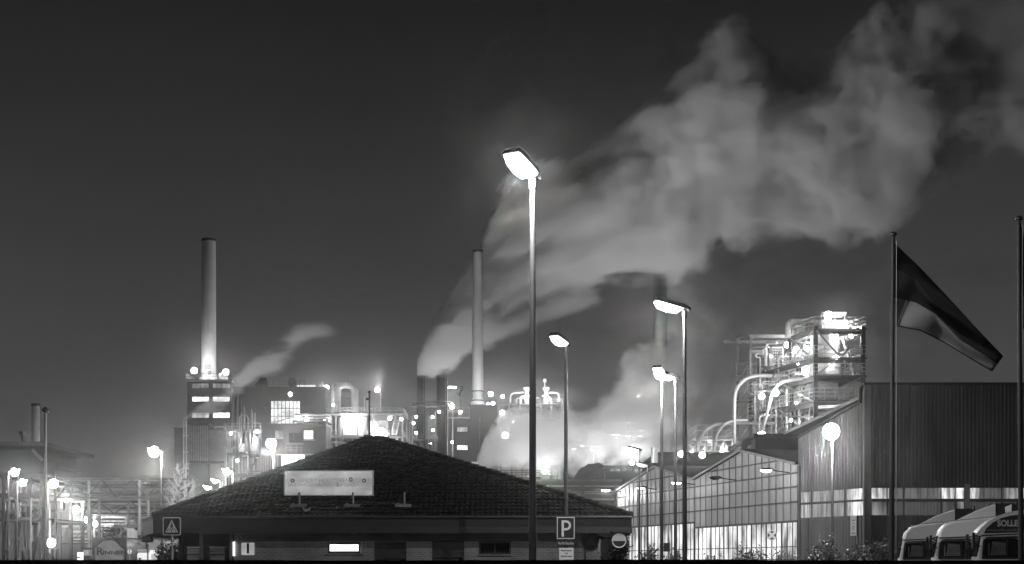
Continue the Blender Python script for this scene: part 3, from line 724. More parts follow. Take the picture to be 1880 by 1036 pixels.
for a, b_, t in ((687, 746, 995), (793, 852, 993)):
    df = MB(); x0, x1, z1 = gw(a), gw(b_), gz(t)
    df.box((x0, WY + .16, 0), (x0 + .08, WY + .26, z1)); df.box((x1 - .08, WY + .16, 0), (x1, WY + .26, z1)); df.box((x0 + .08, WY + .16, z1 - .08), (x1 - .08, WY + .26, z1))
    df.box((x0 + .08, WY + .19, 0), (x1 - .22, WY + .24, z1 - .75)); df.box((x0 + .08, WY + .19, z1 - .7), (x1 - .08, WY + .24, z1 - .08))
    dd = df.build('door', MT['steel_dark'], gh)
    h = MB(); h.bar((x1 - .34, WY + .13, 1.02), (x1 - .34, WY + .13, 1.2), .03); h.bar((x1 - .34, WY + .13, 1.1), (x1 - .34, WY + .2, 1.1), .03); h.build('handle', MT['steel_light'], dd)
# glazed entrance with blinds at the left end
ex0, ex1 = gw(333), gw(428)
eb = MB(); eb.box((ex0, WY + 1.6, 0), (ex1, WY + 1.9, zb + .06)); eb.box((ex0 - .12, WY, 0), (ex0, WY + 1.9, zb + .06)); eb.build('entrance_wall', MT['steel_dark'], gh)
for (a, b_) in ((337, 373), (379, 414)):
    fr = MB(); x0, x1, z0, z1 = gw(a), gw(b_), .9, gz(1001)
    for xx in (x0, x1 - .06): fr.box((xx, WY + .1, z0), (xx + .06, WY + .2, z1))
    for zz in (z0, gz(1020), z1 - .06): fr.box((x0 + .06, WY + .1, zz), (x1 - .06, WY + .2, zz + .06))
    fo = fr.build('window', MT['mullion'], gh)
    bl = MB(); k = z0 + .08
    while k < z1 - .1:
        bl.bar((x0 + .07, WY + .34, k), (x1 - .07, WY + .34, k), .09, .012, up=V((0, .5, 1)).normalized()); k += .085
    bl.build('blind', MT['white_dirty'], fo)
    pn = MB(); pn.box((x0 + .06, WY + .42, z0), (x1 - .06, WY + .44, z1 - .06)); pn.build('pane', emit('entrance_glow', .055, .8, 1.2), fo)
pc = MB(); pc.box((gw(374.5), WY - .9, .0), (gw(379), WY - .7, zb + .05)); pc.box((gw(421), WY + .02, 0), (gw(425.5), WY + .25, zb + .05)); pc.build('post', MT['steel'], gh)
sl = MB(); sl.box((gw(428), WY - .06, gz(1021)), (gw(431.5), WY - .02, gz(995))); sl.build('light_strip', emit('light_strip', 2.0), gh)
dp = MB(); dp.tube([(gw(1074), WY - .08, 0), (gw(1074), WY - .08, zb - .3), (gw(1074), GY + .2, zb + .0)], .05, 8); dp.build('downpipe', MT['pipe_dark'], gh, smooth=True)
# black housing on the wall end
bx = MB(); bx.sphere((gw(1083), WY - .3, gz(992)), .38, 16, sc=(1, .7, 1.0)); bx.box((gw(1078), WY - .3, gz(1005)), (gw(1097.5), WY - .003, gz(981.5)))
tag(bx.build('meter_box', MT['black'], None, loc=(gw(1086), WY - .3, gz(1005)), smooth=40), 'black rounded box on the brick wall end under the right eave', 'box')
# number plate 1
np_ = thing('number_plate', 'white square plate with a black 1 on the brick wall', 'sign', (gw(455), WY - .03, gz(1008)))
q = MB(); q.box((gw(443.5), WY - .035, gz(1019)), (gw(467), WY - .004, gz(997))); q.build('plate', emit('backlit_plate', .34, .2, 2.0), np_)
lettering('1', .56, MT['black'], np_, (gw(455.5), WY - .037, gz(1008)), bold=.02)
# little horn lamp, round mirror on its hanger
hl = MB(); hl.prism([(gw(1098), WY + .2, gz(983)), (gw(1111), WY + .2, gz(986)), (gw(1108), WY + .2, gz(993)), (gw(1098), WY + .2, gz(988))], (0, .22, 0))
hl.bar((gw(1096), WY + .3, gz(985)), (gw(1100), WY + .3, gz(985)), .07)
tag(hl.build('wall_lamp', MT['black'], None, loc=(gw(1098), WY + .3, gz(985))), 'small black unlit wedge lamp sticking out from the wall end', 'lamp')
MYY = 57.0
mz, mx = PZ(993, MYY), PX(1136.5, MYY)
tm = thing('round_sign', 'round white and black disc hanging below the right fascia end', 'sign', (mx, MYY, mz))
q = MB(); q.disc((mx, MYY, mz), M_(13.6, MYY), (0, -1, 0), .03); q.build('disc', MT['black'], tm, smooth=40)
rr = M_(13.6, MYY)
q = MB(); up = [V((mx, MYY - .018, mz))] and [V((mx + rr * math.cos(R(a)), MYY - .0165, mz + rr * math.sin(R(a)))) for a in range(-2, 183, 8)]
q.prism(up, (0, -.012, 0)); q.build('upper_field', MT['white'], tm)
q = MB(); q.tube([V((mx + rr * .92 * math.cos(R(a)), MYY - .03, mz + rr * .92 * math.sin(R(a)))) for a in range(178, 363, 10)], .03, 6); q.build('rim', MT['white'], tm)
q = MB(); q.bar((mx, MYY, mz + rr), (mx, MYY, PZ(976, MYY)), .07); q.box((mx - .3, MYY - .05, PZ(977, MYY)), (mx + .3, MYY + 1.2, PZ(974, MYY))); q.build('hanger', MT['steel_dark'], tm)

# backlit board on the roof, seen from its rear
def roof_pt(px, py):      # point on the front roof slope seen at (px, py)
    n = (c_fr - c_fl).cross(A0 - c_fl); d = P(px, py, 1.0) - V((0, 0, EYE)); o = V((0, 0, EYE))
    return o + d * ((c_fl - o).dot(n) / d.dot(n))
SB = roof_pt(600, 925).y + .1
sb = thing('roof_sign', 'long pale backlit board with reversed faint lettering standing on the tiled roof', 'sign', (PX(603, SB), SB, PZ(925, SB)))
q = MB(); q.box((PX(523, SB), SB, PZ(908.5, SB)), (PX(683, SB), SB + .16, PZ(865.5, SB)))
q.build('panel', emit('backlit_sheet', .36, .32, .9, lo=.35, hi=.65, detail=3, stretch=(1, 1, 2)), sb)
q = MB(); e = .045
x0, x1, z0, z1 = PX(523, SB), PX(683, SB), PZ(908.5, SB), PZ(865.5, SB)
q.box((x0 - e, SB - .02, z0 - e), (x1 + e, SB + .18, z0 - .002)); q.box((x0 - e, SB - .02, z1 + .002), (x1 + e, SB + .18, z1 + e))
q.box((x0 - e, SB - .02, z0), (x0 - .002, SB + .18, z1)); q.box((x1 + .002, SB - .02, z0), (x1 + e, SB + .18, z1)); q.build('frame', MT['white'], sb)
faint = emit('faint_letter', .22, .35, 3.0); darkl = MT['black']
lettering('NI NOO NEEDNIDN NIDNEE NO', .225, faint, sb, (PX(602, SB), SB - .004, PZ(882.5, SB)), ux=(-1, 0, 0), sx=1.04, bold=.004)
lettering('AA AEAENOORA ARBOHKEAI', .225, faint, sb, (PX(603, SB), SB - .004, PZ(890.5, SB)), ux=(-1, 0, 0), sx=1.12, bold=.004)
for px, py in ((537, 883), (644, 881), (668.5, 883)): lettering('O', .22, darkl, sb, (PX(px, SB), SB - .006, PZ(py, SB)), bold=.008, sx=.85)
lettering('S', .2, MT['mullion'], sb, (PX(620, SB), SB - .006, PZ(890, SB)))
def stand(mb, px, py_top, py):
    p = roof_pt(px, py) + UP * .06; t = V((p.x, p.y, PZ(py_top, p.y)))
    mb.tube([p, t], .045, 8); mb.box((p.x - .35, p.y - .16, p.z - .09), (p.x + .3, p.y + .12, p.z + .03)); mb.bar(p + V((-.38, -.1, -.05)), p + V((-.2, -.1, .06)), .08)
for px in (549.5, 648): q = MB(); stand(q, px, 904, 930); q.build('stand', MT['steel'], sb)
q = MB(); stand(q, 742, 904, 930); tag(q.build('roof_post', MT['steel'], None, loc=roof_pt(742, 930)), 'short bare post on a foot plate on the tiled roof, right of the pale board', 'post')
q = MB(); p = roof_pt(563, 940) + UP * .07; q.box((p.x - .12, p.y - .1, p.z - .08), (p.x + .13, p.y + .1, p.z + .04)); q.bar(p + V((-.1, 0, .04)), p + V((-.16, 0, .12)), .05); q.bar(p + V((.1, 0, .04)), p + V((.15, 0, .1)), .05)
tag(q.build('roof_bracket', MT['steel_light'], None, loc=p), 'small loose metal bracket lying on the tiled roof below the pale board', 'bracket')
q = MB(); a, b = roof_pt(555, 925) + UP * .1, roof_pt(738, 929) + UP * .1
q.tube([a, a.lerp(b, .5) + V((0, 0, .02)), b], .012, 5); tag(q.build('cable', MT['pipe_dark'], None, loc=a), 'thin cable running along the tiled roof under the pale board', 'cable')
# antenna mast on the ridge
mp_ = V((PX(678, AY), AY, AZ)); 
mt = thing('antenna_mast', 'thin dark mast with a small round head on the tiled roof peak', 'mast', mp_)
q = MB(); q.tube([mp_, V((mp_.x, AY, PZ(722, AY)))], [.045, .035], 8); q.build('pole', MT['black'], mt, smooth=True)
q = MB(); q.sphere((mp_.x, AY, PZ(720, AY)), .07, 10); q.build('head', MT['black'], mt, smooth=True)
q = MB(); q.box((mp_.x - .14, AY - .06, PZ(735, AY)), (mp_.x - .03, AY + .06, PZ(731, AY))); q.build('bracket', MT['black'], mt)

# ------------------------------------------------------------------ signs on posts
MT['sign_white'] = mat('sign_white', .92, .5, var=.04, scale=3)
def pane_poly(o, pts, x0, z0, k, y): return [V((x0 + a * k, y, z0 + b * k)) for a, b in pts]
def crossing_sign(px, pyc, Y, wpx, label):
    s = M_(wpx, Y); x, z = PX(px, Y), PZ(pyc, Y)
    r = thing('crossing_sign', label, 'sign', (x, Y, 0), 'square pedestrian crossing signs')
    p = MB(); p.tube([(x, Y + .04, 0), (x, Y + .04, z + s * .48)], .035, 10); p.build('post', MT['steel_light'], r, smooth=True)
    h = s / 2
    def rsq(h, c, y):
        o = []
        for cx, cz, a0 in ((h - c, h - c, 0), (-h + c, h - c, 90), (-h + c, -h + c, 180), (h - c, -h + c, 270)):
            for k in range(5): a = R(a0 + 22.5 * k); o.append(V((x + cx + c * math.cos(a), y, z + cz + c * math.sin(a))))
        return o
    sg = emit  # plain painted sheets below
    q = MB(); q.prism(rsq(h, .05 * s / .6, Y), (0, -.012, 0)); q.build('border', MT['sign_white'], r)
    q = MB(); q.prism(rsq(h * .9, .04 * s / .6, Y - .0125), (0, -.004, 0)); q.build('field', MT['black'], r)
    y = Y - .017
    def pp(a, b): return V((x + a * s, y, z + b * s))
    q = MB(); q.prism([pp(-.36, -.35), pp(.36, -.35), pp(0, .37)], (0, -.003, 0)); tr = q.build('triangle', MT['sign_white'], r)
    q = MB(); y = Y - .0205
    q.tube([pp(0.005, .17) + V((0, -.002, 0)), pp(.005, .17) - V((0, .005, 0))], .045 * s, 10)                     # head of the walking figure
    for a in ([(-.035, .12), (.05, .11), (.04, -.06), (-.03, -.06)], [(-.035, .11), (-.02, .05), (-.1, -.06), (-.12, -.04)], [(.04, .11), (.1, -.03), (.075, -.05), (.03, .04)],
              [(-.03, -.05), (.01, -.05), (-.1, -.24), (-.15, -.24)], [(0, -.05), (.045, -.05), (.12, -.24), (.075, -.24)],
              [(-.27, -.3), (-.22, -.3), (-.15, -.1), (-.17, -.1)], [(.22, -.3), (.27, -.3), (.17, -.1), (.15, -.1)], [(-.04, -.3), (.03, -.3), (.01, -.17), (-.01, -.17)]):
        q.prism([pp(*c) for c in a], (0, -.003, 0))
    q.build('walking_figure', MT['black'], r)
    return r
crossing_sign(315.5, 966.5, 47, 33, 'nearer square pedestrian crossing sign in front of the gatehouse left corner')
crossing_sign(271, 985, 74, 22, 'smaller farther pedestrian crossing sign half hidden behind the gatehouse left eave')

Y = SIGN_LAMP_Y - .14; x = PX(1039, Y)
ps = thing('parking_sign', 'dark parking sign with a large white P on the dark lamp post', 'sign', (x, Y, PZ(991, Y)))
a, b = P(1022.5, 989.5, Y), P(1055, 949.5, Y)
q = MB(); q.box((a.x, Y - .012, a.z), (b.x, Y, b.z)); q.build('border', MT['sign_white'], ps)
q = MB(); t = .028; q.box((a.x + t, Y - .0165, a.z + t), (b.x - t, Y - .0125, b.z - t)); q.build('field', MT['black'], ps)
x0, z0, hh, ww = PX(1031, Y), PZ(985.5, Y), M_(30, Y), M_(16.5, Y)       # the letter P: stem and bowl
q = MB(); y = Y - .017
st_ = .26 * ww; q.prism([V((x0, y, z0)), V((x0 + st_, y, z0)), V((x0 + st_, y, z0 + hh)), V((x0, y, z0 + hh))], (0, -.004, 0))
cz_, ro = z0 + hh * .69, hh * .31
outer = [V((x0 + st_ + .002, y, cz_ + ro)), V((x0 + ww * .5, y, cz_ + ro))] + [V((x0 + ww * .5 + ro * .98 * math.cos(R(a_)), y, cz_ + ro * math.sin(R(a_)))) for a_ in range(78, -91, -12)] + [V((x0 + st_ + .002, y, cz_ - ro))]
ri = ro - st_
inner = [V((x0 + st_ + .002, y, cz_ + ri)), V((x0 + ww * .5, y, cz_ + ri))] + [V((x0 + ww * .5 + ri * math.cos(R(a_)), y, cz_ + ri * math.sin(R(a_)))) for a_ in range(78, -91, -12)] + [V((x0 + st_ + .002, y, cz_ - ri))]
for i in range(len(outer) - 1): q.prism([outer[i], outer[i + 1], inner[i + 1], inner[i]], (0, -.004, 0))
q.build('lettering', MT['sign_white'], ps)
a, b = P(1022.5, 1004.5, Y), P(1055.5, 991.5, Y)
vs = thing('visitor_plate', 'narrow dark plate with white words under the large P sign', 'sign', (x, Y, a.z))
q = MB(); q.box((a.x, Y - .012, a.z), (b.x, Y, b.z)); q.build('plate', MT['black'], vs)
lettering('Nur für Besucher', .13, MT['white_dirty'], vs, ((a.x + b.x) / 2, Y - .0135, (a.z + b.z) / 2 + .005), sx=.58, bold=.003)
a, b = P(1026.5, 1032, Y), P(1053, 1006, Y)
vs = thing('notice_plate', 'pale notice plate with dark lines of words, lowest on the dark lamp post', 'sign', (x, Y, a.z))
q = MB(); q.box((a.x, Y - .01, a.z), (b.x, Y, b.z)); q.build('plate', MT['sign_white'], vs)
for s_, py, k in (('Dieser Bereich', 1011, .075), ('wird', 1016, .075), ('videoüberwacht', 1021.5, .075), ('Die Werkleitung', 1028.5, .045)):
    lettering(s_, k, MT['black'], vs, ((a.x + b.x) / 2 + (.06 if k < .05 else 0), Y - .0115, PZ(py, Y)), sx=.8, bold=.002)

# no-stopping disc before the glass hall
Y = 76.0; x, z, s = PX(1417, Y), PZ(983, Y), M_(9.6, Y)
ns = thing('no_stopping_sign', 'round no stopping sign with a white cross before the glass hall', 'sign', (x, Y, 0))
q = MB(); q.tube([(x, Y + .05, 0), (x, Y + .05, z + s * .9)], .035, 8); q.build('post', MT['steel_light'], ns, smooth=True)
q = MB(); q.disc((x, Y, z), s, (0, -1, 0), .02); q.build('rim', MT['white'], ns)
q = MB(); q.disc((x, Y - .014, z), s * .82, (0, -1, 0), .006); q.build('field', MT['steel_dark'], ns)
q = MB(); k = s * .58
q.bar((x - k, Y - .022, z - k), (x + k, Y - .022, z + k), .13, .01, up=V((0, 1, 0))); q.bar((x - k, Y - .034, z + k), (x + k, Y - .034, z - k), .13, .01, up=V((0, 1, 0))); q.build('cross', MT['white'], ns)
# small box sign on the pale lamp pole
LY = DEPTH(H_LAMP, 682) - .1
q = MB(); q.box((PX(1219, LY), LY - .05, PZ(1013, LY)), (PX(1229.5, LY), LY + .1, PZ(997, LY))); q.bar((PX(1215, LY), LY + .05, PZ(1005, LY)), (PX(1219, LY), LY + .05, PZ(1005, LY)), .05)
tag(q.build('pole_box', MT['steel_dark'], None, loc=(PX(1220, LY), LY, PZ(1005, LY))), 'small dark box fixed low on the pale lamp pole before the glass hall', 'box')

# camera mast at the left
Y = 60.0; x = PX(83.5, Y); z = PZ(758, Y)
cm = thing('camera_mast', 'tall plain pole with a small camera head at the left side', 'mast', (x, Y, 0))
q = MB(); q.tube([(x, Y, 0), (x, Y, z)], [.09, .05], 12); q.build('pole', MT['steel_light'], cm, smooth=True)
q = MB(); q.lathe([(.05, 0), (.16, .03), (.17, .12), (.1, .2), (.04, .24)], (x, Y, z), 14); q.build('head', MT['steel_dark'], cm, smooth=True)
for s_ in (-1, 1): q = MB(); q.sphere((x + s_ * .13, Y - .1, z + .02), .065, 10); q.build('lens', MT['white'], cm, smooth=True)

# ------------------------------------------------------------------ flags
def flagpole(px, py, Y, label, lean=-.05):
    x, z = PX(px, Y), PZ(py, Y)
    r = thing('flagpole', label, 'flagpole', (x, Y, 0), 'flagpoles on the right')
    q = MB(); q.tube([(x + lean, Y, 0), (x, Y, z)], [.062, .036], 12); q.build('pole', MT['pole'], r, smooth=True)
    q = MB(); q.lathe([(.035, 0), (.075, .015), (.08, .05), (.05, .085), (.015, .1)], (x, Y, z), 14); q.build('cap', MT['steel_dark'], r, smooth=True)
    q = MB(); q.tube([(x + .06, Y - .03, z - .1), (x + .055, Y - .03, z - 2.2), (x + .05, Y - .03, 1.6)], .006, 5); q.build('halyard', MT['white_dirty'], r)
flagpole(1640, 434, 30.0, 'dark flagpole carrying the striped flag before the big hall')
flagpole(1871, 405, 30.0, 'flagpole at the far right edge, before the truck with white lettering', .05)
flag_m = [mat('black_cloth', .012, .9), mat('dark_red_cloth', .05, .9, var=.1), mat('gold_cloth', .62, .9, var=.12)]
for m, tr in zip(flag_m, (.1, .2, .32)):      # thin cloth lets some of the sky through
    N, L = m.node_tree.nodes, m.node_tree.links
    out = next(n for n in N if n.type == 'OUTPUT_MATERIAL'); b = next(n for n in N if n.type == 'BSDF_PRINCIPLED')
    t = N.new('ShaderNodeBsdfTranslucent'); t.inputs[0].default_value = (.6 * (tr / .45) ** 2,) * 3 + (1,)
    mx = N.new('ShaderNodeMixShader'); mx.inputs[0].default_value = tr; L.new(b.outputs[0], mx.inputs[1]); L.new(t.outputs[0], mx.inputs[2]); L.new(mx.outputs[0], out.inputs[0])
def lerp_poly(pts, t):
    n = len(pts) - 1; i = min(n - 1, int(t * n)); k = t * n - i
    return (pts[i][0] + (pts[i + 1][0] - pts[i][0]) * k, pts[i][1] + (pts[i + 1][1] - pts[i][1]) * k)
def flag(curves, Y, label, nu=40, nv=6, amp=.12, mats=flag_m):
    mb = MB(); nb = len(curves) - 1; rows = nb * nv
    for j in range(rows + 1):
        k = min(nb - 1, j // nv); f = j / nv - k
        for i in range(nu + 1):
            t = i / nu; a, b = lerp_poly(curves[k], t), lerp_poly(curves[k + 1], t)
            px, py = a[0] + (b[0] - a[0]) * f, a[1] + (b[1] - a[1]) * f
            y = Y + amp * t ** .5 * math.sin(t * 9 + j * .55) + .25 * t
            mb.v.append(P(px, py, y))
    for j in range(rows):
        for i in range(nu):
            a = j * (nu + 1) + i; mb.f.append([a, a + 1, a + nu + 2, a + nu + 1]); mb.m.append(j // nv)
    o = mb.build('flag', mats, None, smooth=80, loc=P(curves[0][0][0], curves[0][0][1], Y))
    md = o.modifiers.new('cloth', 'SOLIDIFY'); md.thickness = .006
    tag(o, label, 'flag')
    h = MB(); k = rows * (nu + 1); h.tube([mb.v[k + i] + V((0, -.004, 0)) for i in range(nu + 1)], .012, 5); h.build('hem', mats[0], o)
    return o
flag([[(1643, 447), (1690, 492), (1740, 545), (1790, 600), (1842, 654)],
      [(1643, 492), (1680, 512), (1718, 562), (1762, 612), (1838, 660)],
      [(1643, 547), (1682, 556), (1716, 576), (1762, 624), (1832, 668)],
      [(1645, 598), (1690, 607), (1732, 628), (1778, 656), (1822, 682)]], 30.0, 'large three-striped flag hanging aslant from its pole, black fold uppermost')
flag([[(1872.5, 408), (1877, 420), (1881, 440), (1886, 470)], [(1872.5, 470), (1876, 476), (1882, 490), (1888, 520)],
      [(1872.5, 530), (1875, 534), (1880, 548), (1885, 565)], [(1872.5, 588), (1874, 590), (1877, 596), (1880, 604)]], 30.0, 'narrow drooping dark flag at the far right picture edge', amp=.04)
# ------------------------------------------------------------------ the two gable halls with their sheeted front
HA, HB = V((PX(1466.5, 82.0), 82.0, 0)), V((PX(1133, 113.6), 113.6, 0))
hu = (HB - HA).normalized(); hn = V((hu.y, -hu.x, 0))          # along the front (going away), and into the building
if hn.x < 0: hn = -hn
def hf(px, py, out=0.0):
    """point on the hall front seen at (px, py)"""
    d = V(((px - CX) / F, 1, (HY - py) / F)); o = V((0, 0, EYE)); q = HA - hn * out
    t = (q - o).dot(hn) / d.dot(hn); return o + d * t
def hs(px):      # metres along the front from the near corner
    p = hf(px, HY); return (p - HA).dot(hu)
def hp_(s, z, out=0.0): return HA + hu * s + UP * z - hn * out
sheet_m = [emit('sheet_glow_near', .17, .5, .55, stretch=(1, 1, .8), detail=6, lo=.36, hi=.64), MT['white_dirty']]
def sheet_mat(name, glow):
    """translucent wired sheeting: lit through from the hall behind, and lit on its face by the wall lamps"""
    m = mat(name, .34, .45, var=.25, scale=1.0, stretch=(2.5, 2.5, .4))
    N, L = m.node_tree.nodes, m.node_tree.links; b = next(n for n in N if n.type == 'BSDF_PRINCIPLED')
    tc = N.new('ShaderNodeTexCoord'); mp = N.new('ShaderNodeMapping'); mp.inputs['Scale'].default_value = (1.6, 1.6, .22); L.new(tc.outputs['Object'], mp.inputs[0])
    nz = N.new('ShaderNodeTexNoise'); nz.inputs['Scale'].default_value = .8; nz.inputs['Detail'].default_value = 6; L.new(mp.outputs[0], nz.inputs['Vector'])
    mr = N.new('ShaderNodeMapRange'); mr.inputs[1].default_value = .33; mr.inputs[2].default_value = .67; mr.inputs[3].default_value = glow * .25; mr.inputs[4].default_value = glow * 1.8
    L.new(nz.outputs[0], mr.inputs[0]); b.inputs['Emission Color'].default_value = (1, 1, 1, 1); L.new(mr.outputs[0], b.inputs['Emission Strength'])
    return m
MT['roof_felt'] = mat('roof_felt', .03, .95, var=.3, scale=.6)
SHEET = sheet_mat('translucent_sheeting', .04)
GLAZE = emit('lit_glazing', .85, .75, .7, detail=6, stretch=(1.2, 1.2, .5), lo=.34, hi=.62)
def hall(name, label, pl, papex, pr, apex_row, eave_l, eave_r, depth, rails, mull_step, glaze_top):
    """pl/pr: far and near columns of the gable, papex its ridge column"""
    s0, s1, sm = hs(pr), hs(pl), hs(papex)
    z0, z1, zm = hf(pr, eave_r).z, hf(pl, eave_l).z, hf(papex, apex_row).z
    zg = hf((pl + pr) / 2, glaze_top).z
    r = thing(name, label, 'hall', hp_((s0 + s1) / 2, 0) + hn * depth / 2, 'sheeted gable halls')
    def ztop(s): return z0 + (zm - z0) * (s - s0) / (sm - s0) if s < sm else zm + (z1 - zm) * (s - sm) / (s1 - sm)
    q = MB(); q.prism([hp_(s0, zg), hp_(s1, zg), hp_(s1, z1), hp_(sm, zm), hp_(s0, z0)], hn * .06); q.build('sheeting', SHEET, r)
    q = MB(); q.prism([hp_(s0, .9), hp_(s1, .9), hp_(s1, zg - .08), hp_(s0, zg - .08)], hn * .05); q.build('glazing', GLAZE, r)
    q = MB(); q.prism([hp_(s0, 0), hp_(s1, 0), hp_(s1, .88), hp_(s0, .88)], hn * .2); q.build('plinth', MT['concrete_dark'], r)
    # bars
    q = MB()
    n = max(2, round((s1 - s0) / mull_step)); rnd = random.Random(int(pl))
    for i in range(n + 1):
        s = s0 + (s1 - s0) * i / n
        if s > s1 - .05: s = s1 - .05
        if i == 0: s = s0 + .05
        q.bar(hp_(s, zg, .03), hp_(s, ztop(s) - .06, .03), .05)
    q.build('mullion', MT['steel'], r)
    q = MB()
    for z in rails:
        a, b = s0, s1
        if z > z0: a = s0 + (z - z0) / (zm - z0) * (sm - s0)
        if z > z1: b = s1 - (z - z1) / (zm - z1) * (s1 - sm)
        if b - a > .4: q.bar(hp_(a, z, .04), hp_(b, z, .04), .07, .09)
    q.bar(hp_(s0, zg - .04, .04), hp_(s1, zg - .04, .04), .1, .12); q.build('rail', MT['steel_dark'], r)
    q = MB()
    n2 = int(n * 1.4)
    for i in range(n2 + 1):
        s = min(max(s0 + (s1 - s0) * i / n2, s0 + .05), s1 - .05); q.bar(hp_(s, .9, .02), hp_(s, zg - .1, .02), .05 if i % 3 else .09)
    for z in (1.62, 2.35): q.bar(hp_(s0, z, .035), hp_(s1, z, .035), .04, .05)
    q.build('glazing_bar', MT['mullion'], r)
    q = MB(); ov = .18
    for a, za, b, zb_ in ((s0, z0, sm, zm), (sm, zm, s1, z1)):
        q.hexa([hp_(a, za + .003, ov), hp_(b, zb_ + .003, ov), hp_(b, zb_ + .003) + hn * depth, hp_(a, za + .003) + hn * depth,
                hp_(a, za + .16, ov), hp_(b, zb_ + .16, ov), hp_(b, zb_ + .16) + hn * depth, hp_(a, za + .16) + hn * depth])
    q.build('roof', MT['roof_felt'], r)
    q = MB()
    for a, za, b, zb_ in ((s0, z0, sm, zm), (sm, zm, s1, z1)): q.bar(hp_(a, za + .05, ov + .04), hp_(b, zb_ + .05, ov + .04), .05, .15)
    q.build('verge_board', MT['steel'], r)
    q = MB()
    q.prism([hp_(s1, 0), hp_(s1, z1), hp_(s1, z1) + hn * depth, hp_(s1, 0) + hn * depth], hu * -.15); q.prism([hp_(s0, 0) + hn * depth, hp_(s1, 0) + hn * depth, hp_(s1, z1) + hn * depth, hp_(sm, zm) + hn * depth, hp_(s0, z0) + hn * depth], hn * -.15)
    q.build('wall', MT['clad_mid'], r)
    return r
zr = [hf(1466, y).z for y in (921, 893, 868)]
hall('gable_hall', 'nearer gable hall with pale sheeting over a bright glazed base', 1276, 1363, 1466, 829, 881, 853.5, 34, zr + [hf(1362, 857).z], 1.0, 962)
hall('gable_hall', 'farther small gable hall at the gatehouse end, with a blazing lamp at its corner', 1133.5, 1205, 1275.5, 858, 903, 881, 30, zr + [hf(1220, 877).z], 1.0, 964)
q = MB(); q.tube(smooth_path([hf(1467.5, 855, .25), hf(1467.5, HY, .25)], .2), .09, 8)
tag(q.build('downpipe', MT['pipe_dark'], None, loc=hf(1467.5, HY)), 'dark rain downpipe at the joint of the gable hall and the corrugated hall', 'downpipe')
# wall lamps of the hall front
def wall_lamp(px, py, out, lens, power, label, rad=.16, turn=180):
    b = hf(px, py, .1); r = thing('wall_lamp', label, 'wall lamp', b, 'lamps on brackets along the hall front')
    r.rotation_euler = (0, 0, 0)
    e = b - hn * out
    q = MB(); q.tube([b, e + UP * .12], .035, 6); q.build('bracket', MT['steel_dark'], r)
    q = MB(); d = -hn; t = V((0, 0, 1)); c = e + UP * .12
    rings = [[c + d * a + hu * -wd + UP * 0, c + d * a + hu * -wd * .7 + UP * h, c + d * a + hu * wd * .7 + UP * h, c + d * a + hu * wd] for a, wd, h in ((-.1, .06, .05), (.05, .13, .12), (.55, .14, .12), (.75, .06, .04))]
    loft(q, rings); q.build('lamp_hood', MT['steel_dark'], r, smooth=50)
    q = MB(); rings = [[c + d * a + hu * -wd - UP * .004, c + d * a + hu * -wd * .7 - UP * h, c + d * a + hu * wd * .7 - UP * h, c + d * a + hu * wd - UP * .004] for a, wd, h in ((.05, .08, .04), (.2, .12, .12), (.5, .12, .12), (.7, .05, .03))]
    loft(q, rings); q.build('lens', lens, r, smooth=60)
    if power: bulb(r, c + d * .4 - UP * .3 - b, power, rad)
wall_lamp(1140, 903, .9, MT['lens'], 420, 'blazing wall lamp at the far corner of the farther gable hall', .3)
wall_lamp(1206, 899, .9, MT['lens_dim'], 12, 'small wall lamp in the middle of the farther gable hall front')
wall_lamp(1276, 890, 1.0, MT['lens'], 45, 'wall lamp under the valley between the two gable halls')
wall_lamp(1352, 882, 1.1, MT['glass_dark'], 0, 'unlit wall lamp in the middle of the nearer gable hall front')
wall_lamp(1449, 868, 1.1, MT['lens'], 60, 'lit wall lamp near the right end of the nearer gable hall front')

# dark sheds behind the gables
block('dark_shed', 'long dark flat shed rising behind the valley of the gable halls', 'shed', 1207, 837, 1390, 121, 14, MT['roof_felt'], roof_m=MT['roof_felt'])
block('dark_shed', 'higher dark flat shed behind the nearer gable, below the process tower', 'shed', 1387, 804, 1476, 104, 12, MT['roof_felt'], roof_m=MT['roof_felt'])
q = MB(); q.tube(smooth_path([P(1383, 840, 106), P(1366, 836, 106), P(1364, 815, 106), P(1385, 806, 106)], .8), .28, 10)
tag(q.build('vent_duct', MT['pipe_dark'], None, smooth=50, loc=P(1383, 840, 106)), 'short curved dark duct at the left end of the higher dark shed', 'duct')
q = MB(); q.tube([P(1199, 850, 118), P(1199, 822, 118)], M_(4, 118), 10); q.tube([P(1205, 850, 119.5), P(1205, 826, 119.5)], M_(2, 118), 8)
tag(q.build('vent_pipe', MT['pipe'], None, smooth=50, loc=P(1199, 850, 118)), 'pair of joined short pale vent pipes left of the long dark shed', 'vent')

